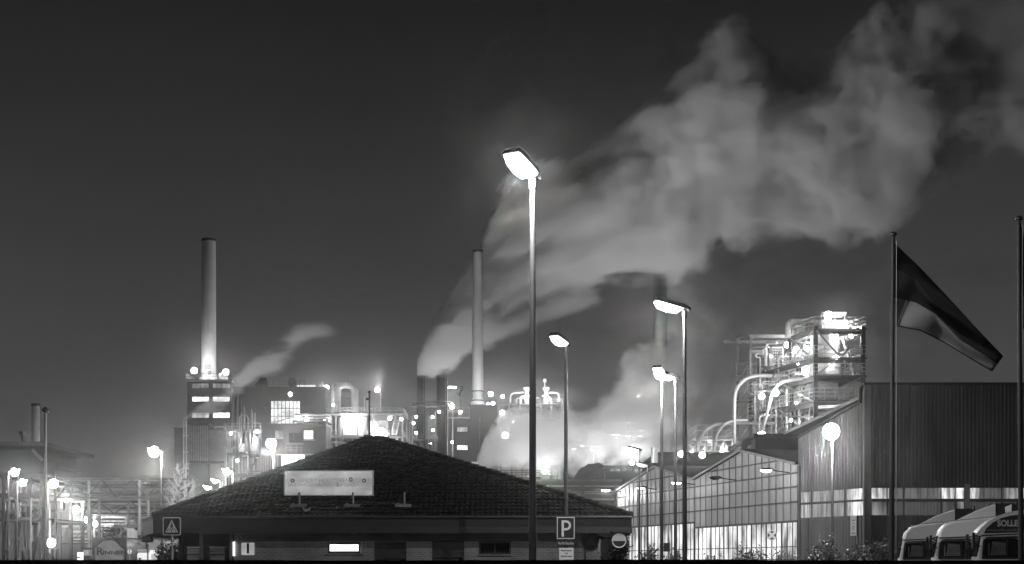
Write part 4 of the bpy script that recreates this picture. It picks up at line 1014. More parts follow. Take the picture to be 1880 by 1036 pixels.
# ------------------------------------------------------------------ big corrugated hall
YF = 77.0
cx0 = PX(1590, YF); ztp = PZ(707.5, YF)
cs = (HA + hu * 0) ; side_far = V((HA.x, HA.y, 0)); corner = V((cx0, YF, 0))
sd = (side_far - corner); slen = sd.length; sdir = sd.normalized(); sn = V((sdir.y, -sdir.x, 0))
if sn.x > 0: sn = -sn
def side(px, py):
    d = V(((px - CX) / F, 1, (HY - py) / F)); o = V((0, 0, EYE)); t = (corner - o).dot(sn) / d.dot(sn); return o + d * t
big = thing('corrugated_hall', 'big dark corrugated hall with a glowing translucent strip, at the right', 'hall', (cx0 + 14, YF + 10, 0))
def ribbed(mb, O, U, length, zlo, zhi, Nn, pitch=.21, dep=.035):
    """profiled sheet: zhi may be a function of the distance along"""
    n = int(length / pitch); O = V(O); U = V(U)
    prof = [(0, 0), (.35, 0), (.45, 1), (.9, 1)]
    o = len(mb.v); c = 0
    for i in range(n + 1):
        for a, h in prof:
            s = min((i + a) * pitch, length); zt_ = zhi(s) if callable(zhi) else zhi
            p = O + U * s + Nn * (h * dep); mb.v += [p + UP * zlo, p + UP * zt_]; c += 1
    for k in range(c - 1):
        a = o + 2 * k; mb.f.append([a, a + 2, a + 3, a + 1]); mb.m.append(0)
zb1, zb2 = PZ(896, YF), PZ(946, YF)
XR = 48.0
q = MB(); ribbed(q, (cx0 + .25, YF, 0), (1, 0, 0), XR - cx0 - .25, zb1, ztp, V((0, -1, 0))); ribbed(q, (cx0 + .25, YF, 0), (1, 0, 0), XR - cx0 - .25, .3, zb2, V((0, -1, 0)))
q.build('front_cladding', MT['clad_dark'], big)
zs0, zs1 = side(1580, 740).z, side(1467.5, 804).z
s_at = lambda px: (side(px, HY) - corner).dot(sdir)
sa, sb_ = s_at(1580), s_at(1467.5)
zside = lambda s: zs0 + (zs1 - zs0) * (s - sa) / (sb_ - sa) if s > sa else ztp - .35
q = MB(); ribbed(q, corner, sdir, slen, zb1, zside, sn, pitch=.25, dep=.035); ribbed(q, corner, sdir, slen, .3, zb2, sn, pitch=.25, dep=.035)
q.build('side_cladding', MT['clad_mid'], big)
q = MB(); q.box((cx0 - .12, YF - .1, 0), (cx0 + .25, YF + .2, ztp)); q.build('corner_trim', MT['clad_mid'], big)
q = MB(); q.box((cx0 - .15, YF - .14, ztp + .003), (XR, YF + .3, ztp + .14)); a = side(1583, 742)
q.tube(smooth_path([side(1589, 709) + sn * .05, side(1580.5, 711) + sn * .05, side(1580.5, 740) + sn * .05], .4), .1, 6)
for i in range(1): q.bar(corner + sdir * sa + UP * (zs0 + .04) + sn * .03, corner + sdir * sb_ + UP * (zs1 + .04) + sn * .03, .2, .1)
q.build('roof_edge', MT['black'], big)
# translucent strips, two rows, with the hall lights behind them
def strip_mat(name, lo, hi, sc, thr0, thr1, ribs=20.0):
    m = bpy.data.materials.new(name); t, N, L = nt_of(m)
    out = N.new('ShaderNodeOutputMaterial'); b = N.new('ShaderNodeBsdfPrincipled'); L.new(b.outputs[0], out.inputs[0])
    b.inputs['Base Color'].default_value = (.14, .14, .14, 1); b.inputs['Roughness'].default_value = .4
    tc = N.new('ShaderNodeTexCoord'); mp = N.new('ShaderNodeMapping'); mp.inputs['Scale'].default_value = (1, 1, .12); L.new(tc.outputs['Object'], mp.inputs[0])
    def nz(s, d):
        n = N.new('ShaderNodeTexNoise'); n.inputs['Scale'].default_value = s; n.inputs['Detail'].default_value = d; L.new(mp.outputs[0], n.inputs['Vector']); return n.outputs[0]
    mr = N.new('ShaderNodeMapRange'); mr.inputs[1].default_value = thr0; mr.inputs[2].default_value = thr1; mr.inputs[3].default_value = lo; mr.inputs[4].default_value = hi; L.new(nz(sc, 2), mr.inputs[0])
    m2 = N.new('ShaderNodeMapRange'); m2.inputs[1].default_value = .35; m2.inputs[2].default_value = .65; m2.inputs[3].default_value = .3; m2.inputs[4].default_value = 1.6; L.new(nz(6, 3), m2.inputs[0])
    mu = N.new('ShaderNodeMath'); mu.operation = 'MULTIPLY'; L.new(mr.outputs[0], mu.inputs[0]); L.new(m2.outputs[0], mu.inputs[1])
    b.inputs['Emission Color'].default_value = (1, 1, 1, 1); L.new(mu.outputs[0], b.inputs['Emission Strength']); return m
zm1, zm0 = PZ(917.5, YF), PZ(919.5, YF)
upm, lom, sdm = strip_mat('upper_strip_sheet', .06, 1.3, .42, .45, .62), strip_mat('lower_strip_sheet', .012, .5, .42, .52, .66), strip_mat('side_strip_sheet', .16, .75, .6, .36, .66)
fx0 = PX(1600, YF)
for (z0, z1, m_) in ((zm1 + .02, zb1, upm), (zb2, zm0 - .02, lom)):
    q = MB(); ribbed(q, (fx0, YF + .06, 0), (1, 0, 0), XR - fx0, z0 + .004, z1 - .004, V((0, -1, 0)), pitch=.18, dep=.03); q.build('translucent_strip', m_, big)
    q = MB(); ribbed(q, corner + sdir * .1 - sn * .05, sdir, slen - .15, z0 + .004, z1 - .004, sn, pitch=.18, dep=.03); q.build('translucent_strip', sdm, big)
q = MB(); q.box((fx0, YF - .05, zm0 - .05), (XR, YF + .1, zm1 + .05)); q.box((cx0 + .25, YF - .06, zb2 - .06), (XR, YF + .05, zb2)); q.box((cx0 + .25, YF - .06, zb1), (XR, YF + .05, zb1 + .06)); q.box((cx0 + .25, YF - .02, zb2), (fx0, YF + .1, zb1))
for px in (1628, 1658, 1727, 1753, 1770, 1838, 1905): x = PX(px, YF); q.box((x - .03, YF - .07, zb2), (x + .03, YF - .052, zb1))
q.bar(corner + sdir * .1 + UP * (zm1 + zm0) * .5 + sn * .02, corner + sdir * slen + UP * (zm1 + zm0) * .5 + sn * .02, .08, .12)
for px in (1491, 1552): s = s_at(px); q.bar(corner + sdir * s + UP * zb2 + sn * .03, corner + sdir * s + UP * zb1 + sn * .03, .06)
q.build('strip_bar', MT['steel_dark'], big)
q = MB(); q.box((PX(1770, YF), YF - .09, zb2 + .1), (PX(1780, YF), YF - .072, zb1 + .2)); q.build('door_jamb', MT['clad_mid'], big)
q = MB(); q.box((cx0 + .3, YF + .25, 0), (XR, YF + .5, ztp)); q.box((XR - .3, YF + .5, 0), (XR, YF + 24, ztp)); q.box((cx0 + 2, YF + 24, 0), (XR, YF + 24.3, ztp)); q.box((cx0 + .2, YF + .3, ztp - .5), (XR, YF + 24.3, ztp - .3))
q.prism([corner - sn * .2, side_far - sn * .2, side_far - sn * .2 + UP * zs1, corner - sn * .2 + UP * zs0], -sn * .15)
q.build('inner_wall', MT['steel_dark'], big)
q = MB(); a, b = side(1563.5, 984), side(1574.5, 946.5)
q.prism([V((a.x, a.y, a.z)) + sn * .06, V((b.x, b.y, a.z)) + sn * .06, V((b.x, b.y, b.z)) + sn * .06, V((a.x, a.y, b.z)) + sn * .06], sn * .03)
wsg = thing('wall_board', 'upright white notice board on the corrugated hall side wall', 'sign', V((a.x, a.y, a.z)))
q.build('board', MT['white'], wsg)
q = MB()
for k, (z, l, h) in enumerate(((.76, .5, .05), (.6, .3, .03), (.45, .5, .03), (.38, .55, .03), (.3, .4, .03), (.12, .7, .07))):
    c = V((a.x, a.y, a.z)).lerp(V((b.x, b.y, a.z)), .5); dd = (V((b.x, b.y, 0)) - V((a.x, a.y, 0))); zz = a.z + (b.z - a.z) * z
    q.bar(c + UP * (zz - c.z) - dd * l * .4 + sn * .093, c + UP * (zz - c.z) + dd * l * .4 + sn * .093, .006, h * (b.z - a.z))
q.build('printed_rows', MT['steel'], wsg)

# ------------------------------------------------------------------ trucks
def side_shape(poly, y): return [V((x, y, z)) for x, z in poly]
truck_white = mat('truck_white', .8, .5, var=.06, scale=.9, spec=.6)
MT['cab_pane_patch'] = mat('cab_pane_patch', .1, .4, var=.5, scale=6)
def make_truck():
    r = thing('truck', '', 'truck')
    prof = [(.06, .75), (0, 1.0), (-.02, 1.55), (.1, 2.2), (.2, 2.52), (.38, 2.7), (.7, 2.79), (2.02, 2.93), (2.05, 1.0), (1.62, 1.0), (1.5, 1.28), (1.1, 1.4), (.7, 1.28), (.58, .75)]
    c = (1.0, 1.8); q = MB(); rings = []
    for y, k in ((-1.2, .93), (-1.15, .975), (-1.0, 1), (1.0, 1), (1.15, .975), (1.2, .93)): rings.append([V((c[0] + (x - c[0]) * k, y, c[1] + (z - c[1]) * k)) for x, z in prof])
    loft(q, rings); cab = q.build('cab', truck_white, r, smooth=35)
    for y, s in ((-1.205, -1), (1.205, 1)):      # side window, near side and far side
        q = MB(); q.prism([V((.16, y, 1.58)), V((1.12, y, 1.58)), V((1.16, y, 1.64)), V((1.15, y, 2.06)), V((1.08, y, 2.13)), V((.3, y, 2.11)), V((.22, y, 2.05))], (0, .03 * s, 0))
        q.build('side_window', MT['glass_dark'], r)
    q = MB(); q.box((.3, -1.243, 1.62), (.34, -1.239, 1.98)); q.prism([V((.36, -1.2405, 1.62)), V((.8, -1.2405, 1.64)), V((.8, -1.2405, 2.0)), V((.42, -1.2405, 2.04))], (0, -.003, 0)); q.build('blind', MT['cab_pane_patch'], r)  # paler patch laid over the front part of the side window
    q = MB()
    for y in (-1.215,):
        fr = [(.13, 1.55), (1.15, 1.55), (1.2, 1.63), (1.19, 2.08), (1.1, 2.17), (.28, 2.15), (.18, 2.06)]
        for a, b in zip(fr, fr[1:] + fr[:1]): q.bar((a[0], y - .01, a[1]), (b[0], y - .01, b[1]), .03, .045)
        q.bar((.84, y - .012, 1.57), (.84, y - .012, 2.14), .03, .05)
    q.build('window_seal', MT['rubber'], r)
    q = MB(); q.prism([V((-.035, -1.08, 1.6)), V((-.035, 1.08, 1.6)), V((.085, 1.06, 2.3)), V((.085, -1.06, 2.3))], (.02, 0, 0)); q.build('windscreen', MT['glass_dark'], r)
    for s in (-1, 1):
        q = MB(); q.box((-.16, s * 1.32 - .1, 1.85), (-.08, s * 1.32 + .1, 2.3)); q.bar((-.1, s * 1.24, 2.2), (.08, s * 1.16, 2.24), .03); q.bar((-.1, s * 1.24, 1.92), (.08, s * 1.16, 1.9), .03); q.build('mirror', MT['black'], r)
        q = MB(); q.box((-.03, s * .95 - .18, .78), (.03, s * .95 + .18, .96)); q.build('headlight', MT['glass_dark'], r)
    q = MB(); q.bar((1.28, -1.222, 1.0), (1.28, -1.222, 2.24), .012); q.bar((.12, -1.222, 2.22), (1.28, -1.222, 2.26), .03); q.bar((1.3, -1.225, 1.6), (1.3, -1.225, 1.62), .1); q.build('door_seam', MT['rubber'], r)
    q = MB(); q.box((-.12, -1.2, .38), (.5, 1.2, .74)); q.build('bumper', MT['steel'], r)
    # roof fairing: a wedge, open at its rear
    q = MB(); rings = []
    for y, k in ((-1.08, .9), (-1.0, 1), (1.0, 1), (1.08, .9)): rings.append([V((.7, y, 2.80)), V((1.25, y, 2.82 + .26 * k)), V((1.9, y, 2.9 + .42 * k)), V((1.9, y, 2.92))])
    loft(q, rings); fa = q.build('roof_fairing', truck_white, r, smooth=35)
    q = MB(); q.box((1.905, -1.02, 2.75), (2.62, .98, 3.3)); q.box((1.905, -.9, 3.305), (2.5, .9, 3.34)); q.build('air_intake', MT['black'], r)
    q = MB(); q.tube([(2.56, -1.06, 2.75), (2.56, -1.06, 3.42)], .03, 8); q.build('exhaust', MT['black'], r)
    for x, z in ((.42, 2.73), (.85, 2.83), (1.88, 3.33)):
        q = MB(); q.sphere((x, -1.02, z), .035, 8); q.build('marker_light', MT['steel_light'], r, smooth=True)
    q = MB(); q.box((.5, -.5, .6), (6.2, -.35, .95)); q.box((.5, .35, .6), (6.2, .5, .95)); q.box((2.2, -.35, .7), (2.4, .35, .9)); q.box((5.9, -.35, .7), (6.1, .35, .9)); q.build('chassis', MT['steel_dark'], r)
    q = MB(); q.lathe([(.45, 0), (.5, .03), (.5, .1), (.42, .12)], (4.6, 0, .97), 18); q.build('coupling', MT['black'], r)
    for s in (-1, 1):
        q = MB(); q.tube([(2.5, s * .85, .75), (3.6, s * .85, .75)], .3, 14); q.build('fuel_tank', MT['steel_light'], r, smooth=40)
        for x in (1.1, 4.6):
            q = MB(); q.tube([(x, s * .86, .5), (x, s * 1.14, .5)], .5, 22); wh = q.build('wheel', MT['rubber'], r, smooth=40)
            q = MB(); q.tube([(x, s * 1.1, .5), (x, s * 1.16, .5)], .27, 18); q.build('rim', MT['steel_light'], wh, smooth=40)
    return r
tk = make_truck()
TK = [(1650, 52.0, 'leftmost white truck cab, with a dark side window and black roof intake'), (1712.5, 47.5, 'middle white truck cab, its window showing pale streaks, between the other two')]
for i, (px, Y, lab) in enumerate(TK):
    o = tk if i == 0 else copy_tree(tk)
    o.location = (PX(px, Y), Y, 0); o.rotation_euler = (0, 0, R(-14)); o['label'] = lab; o['group'] = 'white trucks parked in a row'
t3 = copy_tree(tk); Y = 43.2; t3.location = (PX(1789, Y), Y, 0); t3.rotation_euler = (0, 0, R(-14))
t3['label'] = 'nearest white truck cut by the picture edge, dark panel with white lettering'; t3['group'] = 'white trucks parked in a row'
def loc_(px, py, y=-1.24):       # photo point on the near side of the third truck, in its own coordinates
    mtx = Matrix.Rotation(R(-14), 4, 'Z'); n = mtx @ V((0, -1, 0)); o = V((0, 0, EYE)); d = V(((px - CX) / F, 1, (HY - py) / F))
    q = t3.location + (mtx @ V((0, y, 0))); k = (q - o).dot(n) / d.dot(n); return mtx.inverted() @ (o + d * k - t3.location)
def local_build(mb, name, m, smooth=None):
    o = mb.build(name, m, None, smooth=smooth); o.parent = t3; return o
for ch in list(t3.children):
    if ch.name.startswith(('roof_fairing', 'air_intake', 'marker_light', 'exhaust')): bpy.data.objects.remove(ch)
out = [(1793, 979), (1801, 970), (1814, 958), (1832, 947), (1852, 940), (1885, 935), (1930, 933), (1930, 982), (1796, 984)]
q = MB(); pts = [loc_(a, b, -1.215) for a, b in out]; q.prism(pts, (0, 2.4, 0)); local_build(q, 'roof_fairing', truck_white)
pan = [(1806, 979.5), (1811, 970), (1822, 960), (1838, 951.5), (1855, 947), (1872, 945), (1915, 943), (1915, 977), (1872, 977.5)]
q = MB(); q.prism([loc_(a, b, -1.222) for a, b in pan], (0, -.006, 0)); local_build(q, 'lettered_panel', MT['black'])
a, b = loc_(1831, 961.5, -1.231), loc_(1873, 960.5, -1.231)
lt = lettering('SOLLE', .25, MT['white_dirty'], t3, t3.location + a, ux=(1, 0, 0), align='LEFT', bold=.010, sx=.84); 
for v in lt.data.vertices: v.co.y = -1.231 + (v.co.y + 1.231) * .5
a = loc_(1812, 973.5, -1.231)
lt = lettering('www.solle-spedition.de', .12, MT['steel'], t3, t3.location + a, align='LEFT', bold=.003)
q = MB(); c0, c1 = loc_(1857, 937, -1.0), loc_(1872, 926, -1.0); q.box((c0.x, -1.0, c0.z - .1), (c1.x, 1.0, c1.z)); local_build(q, 'air_intake', MT['black'])
# ------------------------------------------------------------------ chimneys
MT['dark_grey'] = mat('dark_grey_concrete', .09, .9, var=.2, scale=.3)  # even dark tone shared by the broad chimney and the yard roofs
def chimney(label, px, top, bottom, wtop, wbot, Y, m='chimney', bands=8, foot=None, group=None, cap=True):
    x, z0, z1 = PX(px, Y), PZ(bottom, Y), PZ(top, Y)
    r = thing('chimney', label, 'chimney', (x, Y, z0))
    a, b = M_(wbot / 2, Y), M_(wtop / 2, Y)
    q = MB(); q.lathe([(a, z0), (b, z1)], (x, Y, 0), 28); q.build('shaft', MT[m], r, smooth=40)
    q = MB()
    for i in range(1, bands):
        t = i / bands; rr = a + (b - a) * t + .012; z = z0 + (z1 - z0) * t; q.lathe([(rr, z - .05), (rr + .02, z), (rr, z + .05)], (x, Y, 0), 28)
    if bands > 1: q.build('ring', MT[m], r, smooth=30)
    if cap: q = MB(); q.lathe([(b + .02, z1 - M_(4, Y)), (b + .12, z1 - M_(3, Y)), (b + .12, z1 + .05), (b * .8, z1 + .06), (b * .8, z1 - .6)], (x, Y, 0), 28); q.build('rim', MT['steel_dark'] if m != 'steel_dark' else MT['steel'], r, smooth=30)
    if foot:
        w, h0, h1 = foot; q = MB(); q.lathe([(M_(w / 2, Y), PZ(h1, Y)), (M_(w / 2, Y), PZ(h1, Y) + .2), (a + .05, PZ(h0, Y) - .003), (a + .05, PZ(h0, Y))], (x, Y, 0), 28); q.build('foot', MT['white'], r, smooth=30)
    return r
c1 = chimney('tall pale chimney on the windowed tower, tallest of the left plant', 383.3, 440, 692, 25, 27, 297, foot=(36, 690, 700.5))
q = MB(); yy = 297 - M_(13.6, 297) - .05; q.box((PX(379, 297), yy - .2, PZ(680, 297)), (PX(390, 297), yy, PZ(671, 297))); q.build('hatch', MT['steel'], c1)
q = MB(); q.box((PX(384.5, 297), yy - .25, PZ(689, 297)), (PX(391, 297), yy, PZ(682.5, 297))); q.build('hatch', MT['steel'], c1)
c2 = chimney('pale middle chimney on its flared white foot, in front of the huge plume', 877, 460, 719, 18, 21, 362, foot=(26, 735, 746))
q = MB(); q.lathe([(M_(10.4, 362), PZ(735, 362)), (M_(8.3, 362), PZ(727, 362)), (M_(10.4, 362), PZ(719, 362))], (PX(877, 362), 362, 0), 28); q.build('throat', MT['chimney'], c2, smooth=40)
q = MB()
for y in (719, 736): q.lathe([(M_(11.4, 362), PZ(y + 1, 362)), (M_(11.4, 362), PZ(y - 1, 362))], (PX(877, 362), 362, 0), 28)
q.build('collar', MT['steel_dark'], c2, smooth=30)
chimney('broad dark chimney standing dimly behind the smoke, right of the middle chimney', 1211.5, 505, HY, 26, 28, 560, m='dark_grey', bands=5, cap=False)
chimney('short pale chimney beyond the pipe yard at the far left', 65.5, 742, HY, 14.5, 15, 260, bands=4)
s1 = chimney('left of the twin dark stacks below the huge plume', 773, 691, HY, 16, 17, 402, m='steel_dark', bands=4)
s2 = chimney('right of the twin dark stacks below the huge plume, the wider one', 811, 691, HY, 19, 20, 398, m='steel_dark', bands=4)
for s_, px, Y, hw in ((s1, 773, 402, 9), (s2, 811, 398, 11)):
    q = MB(); z = PZ(747, Y); q.lathe([(M_(hw, Y) + 1.4, z), (M_(hw, Y) + 1.4, z + .2), (M_(hw, Y) - .02, z + .2)], (PX(px, Y), Y, 0), 20)
    for k in range(12):
        w_ = 2 * math.pi * k / 12; x, y_ = PX(px, Y) + (M_(hw, Y) + 1.35) * math.cos(w_), Y + (M_(hw, Y) + 1.35) * math.sin(w_); q.bar((x, y_, z + .2), (x, y_, z + 1.3), .08)
    q.lathe([(M_(hw, Y) + 1.36, z + 1.25), (M_(hw, Y) + 1.36, z + 1.35), (M_(hw, Y) + 1.3, z + 1.35), (M_(hw, Y) + 1.3, z + 1.25)], (PX(px, Y), Y, 0), 20); q.build('gallery', MT['steel'], s_, smooth=30)
    q = MB(); x = PX(px + hw * .8, Y); y_ = Y - M_(hw, Y) * .8
    for dx in (-.25, .25): q.bar((x + dx, y_, PZ(800, Y)), (x + dx, y_, PZ(692, Y)), .09)
    q.build('ladder', MT['steel_light'], s_)

# ------------------------------------------------------------------ plant buildings, left to right
MT['lit_grid'] = emit('gridded_glow', .8, .6, .35, detail=5)
lit, soft, dim = MT['lit'], MT['lit_soft'], MT['lit_dim']
t1 = block('windowed_tower', 'pale grey tower block with rows of lit windows under the tall left chimney', 'building', 343.5, 701, 425, 290, 13, MT['wall_mid'],
      [(352, 703.5, 384, 713.5, dim, 4), (390, 703.5, 423, 713.5, dim, 4), (352, 728, 384, 738, lit, 3), (390, 728, 422, 738, lit, 3), (352, 757, 384, 768, soft, 3), (390, 757, 422, 768, lit, 3), (346, 860, 382, 880, lit, 2, 1)], roof_m=MT['white_dirty'])
q = MB()
for (x0, y0, x1, y1) in ((404, 767, 419, 758), (371, 729, 378, 736), (354, 705, 360, 712), (362, 879, 374, 861), (362, 760, 372, 767)): q.bar(P(x0, y0, 290.32), P(x1, y1, 290.32), .22)
q.build('cross_brace', MT['steel_dark'], t1)
q = MB(); z = PZ(701, 290) + .3; a, b = PX(343.5, 290), PX(428, 290)
q.box((a - .3, 289.6, z), (b, 303.2, z + .12)); 
for pts in ([(a - .2, 289.7, z + .12), (b - .1, 289.7, z + .12)], [(a - .2, 303, z + .12), (a - .2, 289.7, z + .12)], [(b - .1, 289.7, z + .12), (b - .1, 303, z + .12)]): railing(q, pts, 1.2, 1.6, .07)
q.build('roof_deck', MT['steel_light'], t1)
q = MB(); q.box((PX(402, 293), 293, z + .12), (PX(414, 293), 295.5, PZ(685, 293))); q.build('plant_cabin', MT['white'], t1)
# ribbed annexe in front
def ribbed_block(name, label, x0, y0, x1, Y, depth, ribs, ribw, m, ybase=HY, cat='building', rm='steel'):
    r = block(name, label, cat, x0, y0, x1, Y, depth, m)
    q = MB(); zt_, zb_ = PZ(y0, Y) - .2, max(0, PZ(ybase, Y))
    xa, xb = PX(x0, Y), PX(x1, Y)
    for i in range(ribs):
        x = xa + (xb - xa) * (i + .5) / ribs; q.box((x - ribw / 2, Y - .22, zb_), (x + ribw / 2, Y - .003, zt_))
    q.build('rib', MT[rm], r); return r
ra = ribbed_block('ribbed_annexe', 'dark ribbed annexe with deep upright ribs under the windowed tower', 345, 780, 383, 281, 7, 9, .28, MT['wall_dark'], ybase=846)
rb_ = ribbed_block('ribbed_annexe', 'lower annexe with fine upright ribs, beside the dark deep-ribbed one', 383.5, 789, 412, 281.5, 7, 15, .1, MT['wall_mid'], ybase=846)
q = MB(); q.pbox(341, 847, 414, 851, 280.4, 1.0); q.build('cornice', MT['steel_dark'], ra)
block('dark_side_block', 'plain dark slab block at the left end of the plant', 'building', 320, 788, 340.5, 288, 12, MT['wall_dark'])
q = MB()
for px in (337, 341.5): q.tube([P(px, 885, 279), P(px, 772, 279)], M_(1.5, 279), 10)
for y in (800, 830, 860): q.bar(P(335, y, 279), P(346, y, 279), .2)
tag(q.build('pipe_pair', MT['pipe'], None, smooth=50, loc=P(338, 885, 279)), 'pair of slender upright pipes at the ribbed annexe corner, the left one steaming', 'pipe')
# large dark block with the tall glazing
t3_ = block('dark_plant_hall', 'large dark plant hall with tall bright gridded glazing and rooftop gear', 'building', 428, 713, 598, 285, 16, MT['wall_dark'],
      [(496, 735, 552, 779, MT['lit_grid'], 8, 3, .15, .17)])
q = MB(); z = PZ(713, 285) + .3
railing(q, [P(474, 713, 286) * 1 + V((0, 0, .3)), P(560, 713, 286) + V((0, 0, .3))], 1.3, 1.0, .06, 3); q.build('railing', MT['steel_dark'], t3_)
for px, py, wd in ((482, 694, 11), (536, 694, 12)):
    q = MB(); q.pbox(px - wd / 2, py, px + wd / 2, 712.0, 288, 1.6); q.pbox(px - wd / 2 - 2, py + 5, px + wd / 2 + 2, 707, 287.7, .28); q.build('roof_unit', MT['wall_dark'], t3_)
q = MB(); q.tube([P(475, 706, 287), P(492, 706, 287)], .55, 12); q.tube(smooth_path([P(470, 712, 287), P(470, 704, 287), P(476, 704, 287)], .6), .2, 8); q.build('roof_tank', MT['steel_dark'], t3_, smooth=40)
q = MB()
for i in range(8): q.pbox(546 + i * 4.2, 707, 548.5 + i * 4.2, 709, 286.2, .2)
q.pbox(545, 709.2, 580, 710.4, 286.2, .2); q.build('roof_lights', emit('little_roof_lights', 1.2), t3_)
q = MB()
for px in (428.5, 436): q.tube([P(px, 880, 284), P(px, 722, 284)], M_(1.7, 284), 8)
q.tube([P(443, 782, 284), P(443, 735, 284)], M_(1, 284), 8); q.build('downpipe', MT['pipe_dark'], t3_, smooth=50)
# block with two windows and the bright bay
t4 = block('two_window_block', 'dark block with two upper windows, a door and a glaring loading bay', 'building', 480.5, 781, 598, 272, 9, MT['wall_dark'],
      [(504.5, 790, 521.5, 807, dim, 2), (557, 790, 575.5, 807, lit, 1), (529.5, 794, 549, 813, MT['glass_dark'], 2), (516, 833, 560, 872, emit('bay_glow', 3.0, .3, .4), 4)])
q = MB(); q.pbox(557, 807.5, 578, 809, 271.7, .28); q.pbox(524, 813.5, 556, 815, 270.8, 1.1); q.build('ledge', MT['steel_light'], t4)
q = MB()
railing(q, [P(524, 831, 270.6), P(554, 831, 270.6)], M_(14, 271), 1.0, .07, 3); q.pbox(505, 833, 575, 834.5, 269.8, 2.0); q.build('balcony', MT['steel_light'], t4)
q = MB()
for i in range(26): q.pbox(482 + i * 4.45, 836, 483.6 + i * 4.45, 878, 271.75, .2) if not (510 < 482 + i * 4.45 < 562) else None
q.build('rib', MT['steel'], t4)
q = MB()
for i in range(7): q.pbox(567 + i * 3.4, 778, 568.6 + i * 3.4, 780, 273, .3)
q.build('roof_lights', emit('parapet_lights', 1.0), t4)

# ------------------------------------------------------------------ open steel structures full of pipes
def rack(name, label, x0, x1, Y, depth, levels, cols, rows=2, seed=0, colw=.3, rails=True, braces=True, pipes=8, vessels=2, steel='steel', fill_top=None, cat='process unit', pr=(.08, .28), ladder=True, group=None, dark=False):
    """steel columns, decks with railings, braces, vessels and pipework between the photo columns x0-x1; levels are photo rows, lowest first"""
    rnd = random.Random(seed)
    xa, xb = PX(x0, Y), PX(x1, Y); zs = [PZ(l, Y) for l in levels]
    r = thing(name, label, cat, ((xa + xb) / 2, Y + depth / 2, 0), group)
    xs = [xa + (xb - xa) * i / (cols - 1) for i in range(cols)]; ys = [Y + depth * j / (rows - 1) for j in range(rows)]
    for x in xs:
        for y in ys: q = MB(); q.box((x - colw / 2, y - colw / 2, 0), (x + colw / 2, y + colw / 2, zs[-1])); q.build('column', MT[steel], r)
    for z in zs:
        q = MB(); q.box((xa - .25, Y - .35, z - .22), (xb + .25, Y + depth + .35, z - .06))
        for y in ys: q.box((xa - .3, y - .14, z - .45), (xb + .3, y + .14, z - .225))
        q.build('deck', MT[steel], r)
        if rails: q = MB(); railing(q, [(xa - .2, Y + depth + .3, z - .06), (xa - .2, Y - .3, z - .06), (xb + .2, Y - .3, z - .06), (xb + .2, Y + depth + .3, z - .06)], 1.1, 1.4, .055); q.build('railing', MT['steel_light'], r)
    lo = [0] + zs
    if braces:
        for j in range(len(lo) - 1):
            for i in range(cols - 1):
                if rnd.random() < .55:
                    q = MB(); y = Y + .02
                    a, b = (xs[i], xs[i + 1]) if rnd.random() < .5 else (xs[i + 1], xs[i])
                    q.bar((a, y, lo[j] + .1), (b, y, lo[j + 1] - .5), .12); q.build('brace', MT[steel], r)
    for k in range(vessels):
        j = rnd.randrange(len(lo) - 1) if len(lo) > 1 else 0
        h = (lo[j + 1] - lo[j]) * rnd.uniform(.55, .85); rad = min(h * .45, depth * .3, (xb - xa) * .18) * rnd.uniform(.6, 1)
        x = rnd.uniform(xa + rad, xb - rad); y = Y + rnd.uniform(.35, .65) * depth
        q = MB(); q.lathe([(rad * .3, 0), (rad, rad * .4), (rad, h - rad * .4), (rad * .4, h), (rad * .2, h + .3)], (x, y, lo[j] + .05), 16); q.build('vessel', MT[rnd.choice(['pipe_dark'] if dark else ['pipe', 'steel_light', 'white_dirty'])], r, smooth=40)
    for k in range(pipes):
        rad = rnd.uniform(*pr); y = Y + rnd.uniform(.05, .9) * depth
        x, z = rnd.uniform(xa, xb), rnd.uniform(0, zs[-1] * .3); pts = [V((x, y, z))]
        for s_ in range(rnd.randint(2, 4)):
            if s_ % 2 == 0: z2 = min(zs[-1] + (1.5 if rnd.random() < .3 else -.4), max(z + rnd.uniform(.25, .8) * zs[-1] * (1 if rnd.random() < .75 else -.4), .5)); pts.append(V((x, y, z2))); z = z2
            else: x2 = min(xb, max(xa, x + rnd.uniform(-.7, .7) * (xb - xa))); pts.append(V((x2, y, z))); x = x2
        q = MB(); q.tube(smooth_path(pts, rad * 3), rad, 8); q.build('pipe', MT[rnd.choice(['pipe_dark', 'pipe_dark', 'steel_dark', 'pipe'] if dark else ['pipe', 'pipe', 'pipe_dark', 'steel_light'])], r, smooth=50)
    if ladder:
        x = rnd.uniform(xa + .5, xb - .5); q = MB()
        for dx in (-.22, .22): q.bar((x + dx, Y - .45, 0), (x + dx, Y - .45, zs[-1] + 1), .06)
        z = .3
        while z < zs[-1]: q.bar((x - .22, Y - .45, z), (x + .22, Y - .45, z), .04); z += .45
        q.build('ladder', MT['steel_light'], r)
    return r
pr_ = rack('pipe_rack', 'open steel rack packed with valves and pipes between the ribbed annexe and the two-window block', 413.5, 480, 277, 7, [872, 832, 788], 4, 2, 11, pipes=22, vessels=3, colw=.35)
for j, (a, b, t, bt) in enumerate(((414, 480, 789, 831), (420, 478, 834, 870))):
    q = MB(); q.pbox(a, t, b, bt, 284.3, .15); q.build('back_panel', MT['wall_light'], pr_)
for px, w0, top in ((447, 7, 750), (462, 4.5, 755)):
    Y = 276; q = MB(); R0 = M_(w0 / 2, Y); zz = PZ(top, Y); q.lathe([(R0, PZ(815, Y)), (R0, zz - .8), (R0 * .6, zz), (R0 * .2, zz + .5)], (PX(px, Y), Y, 0), 14); q.build('column_vessel', MT['pipe_dark'], pr_, smooth=40)
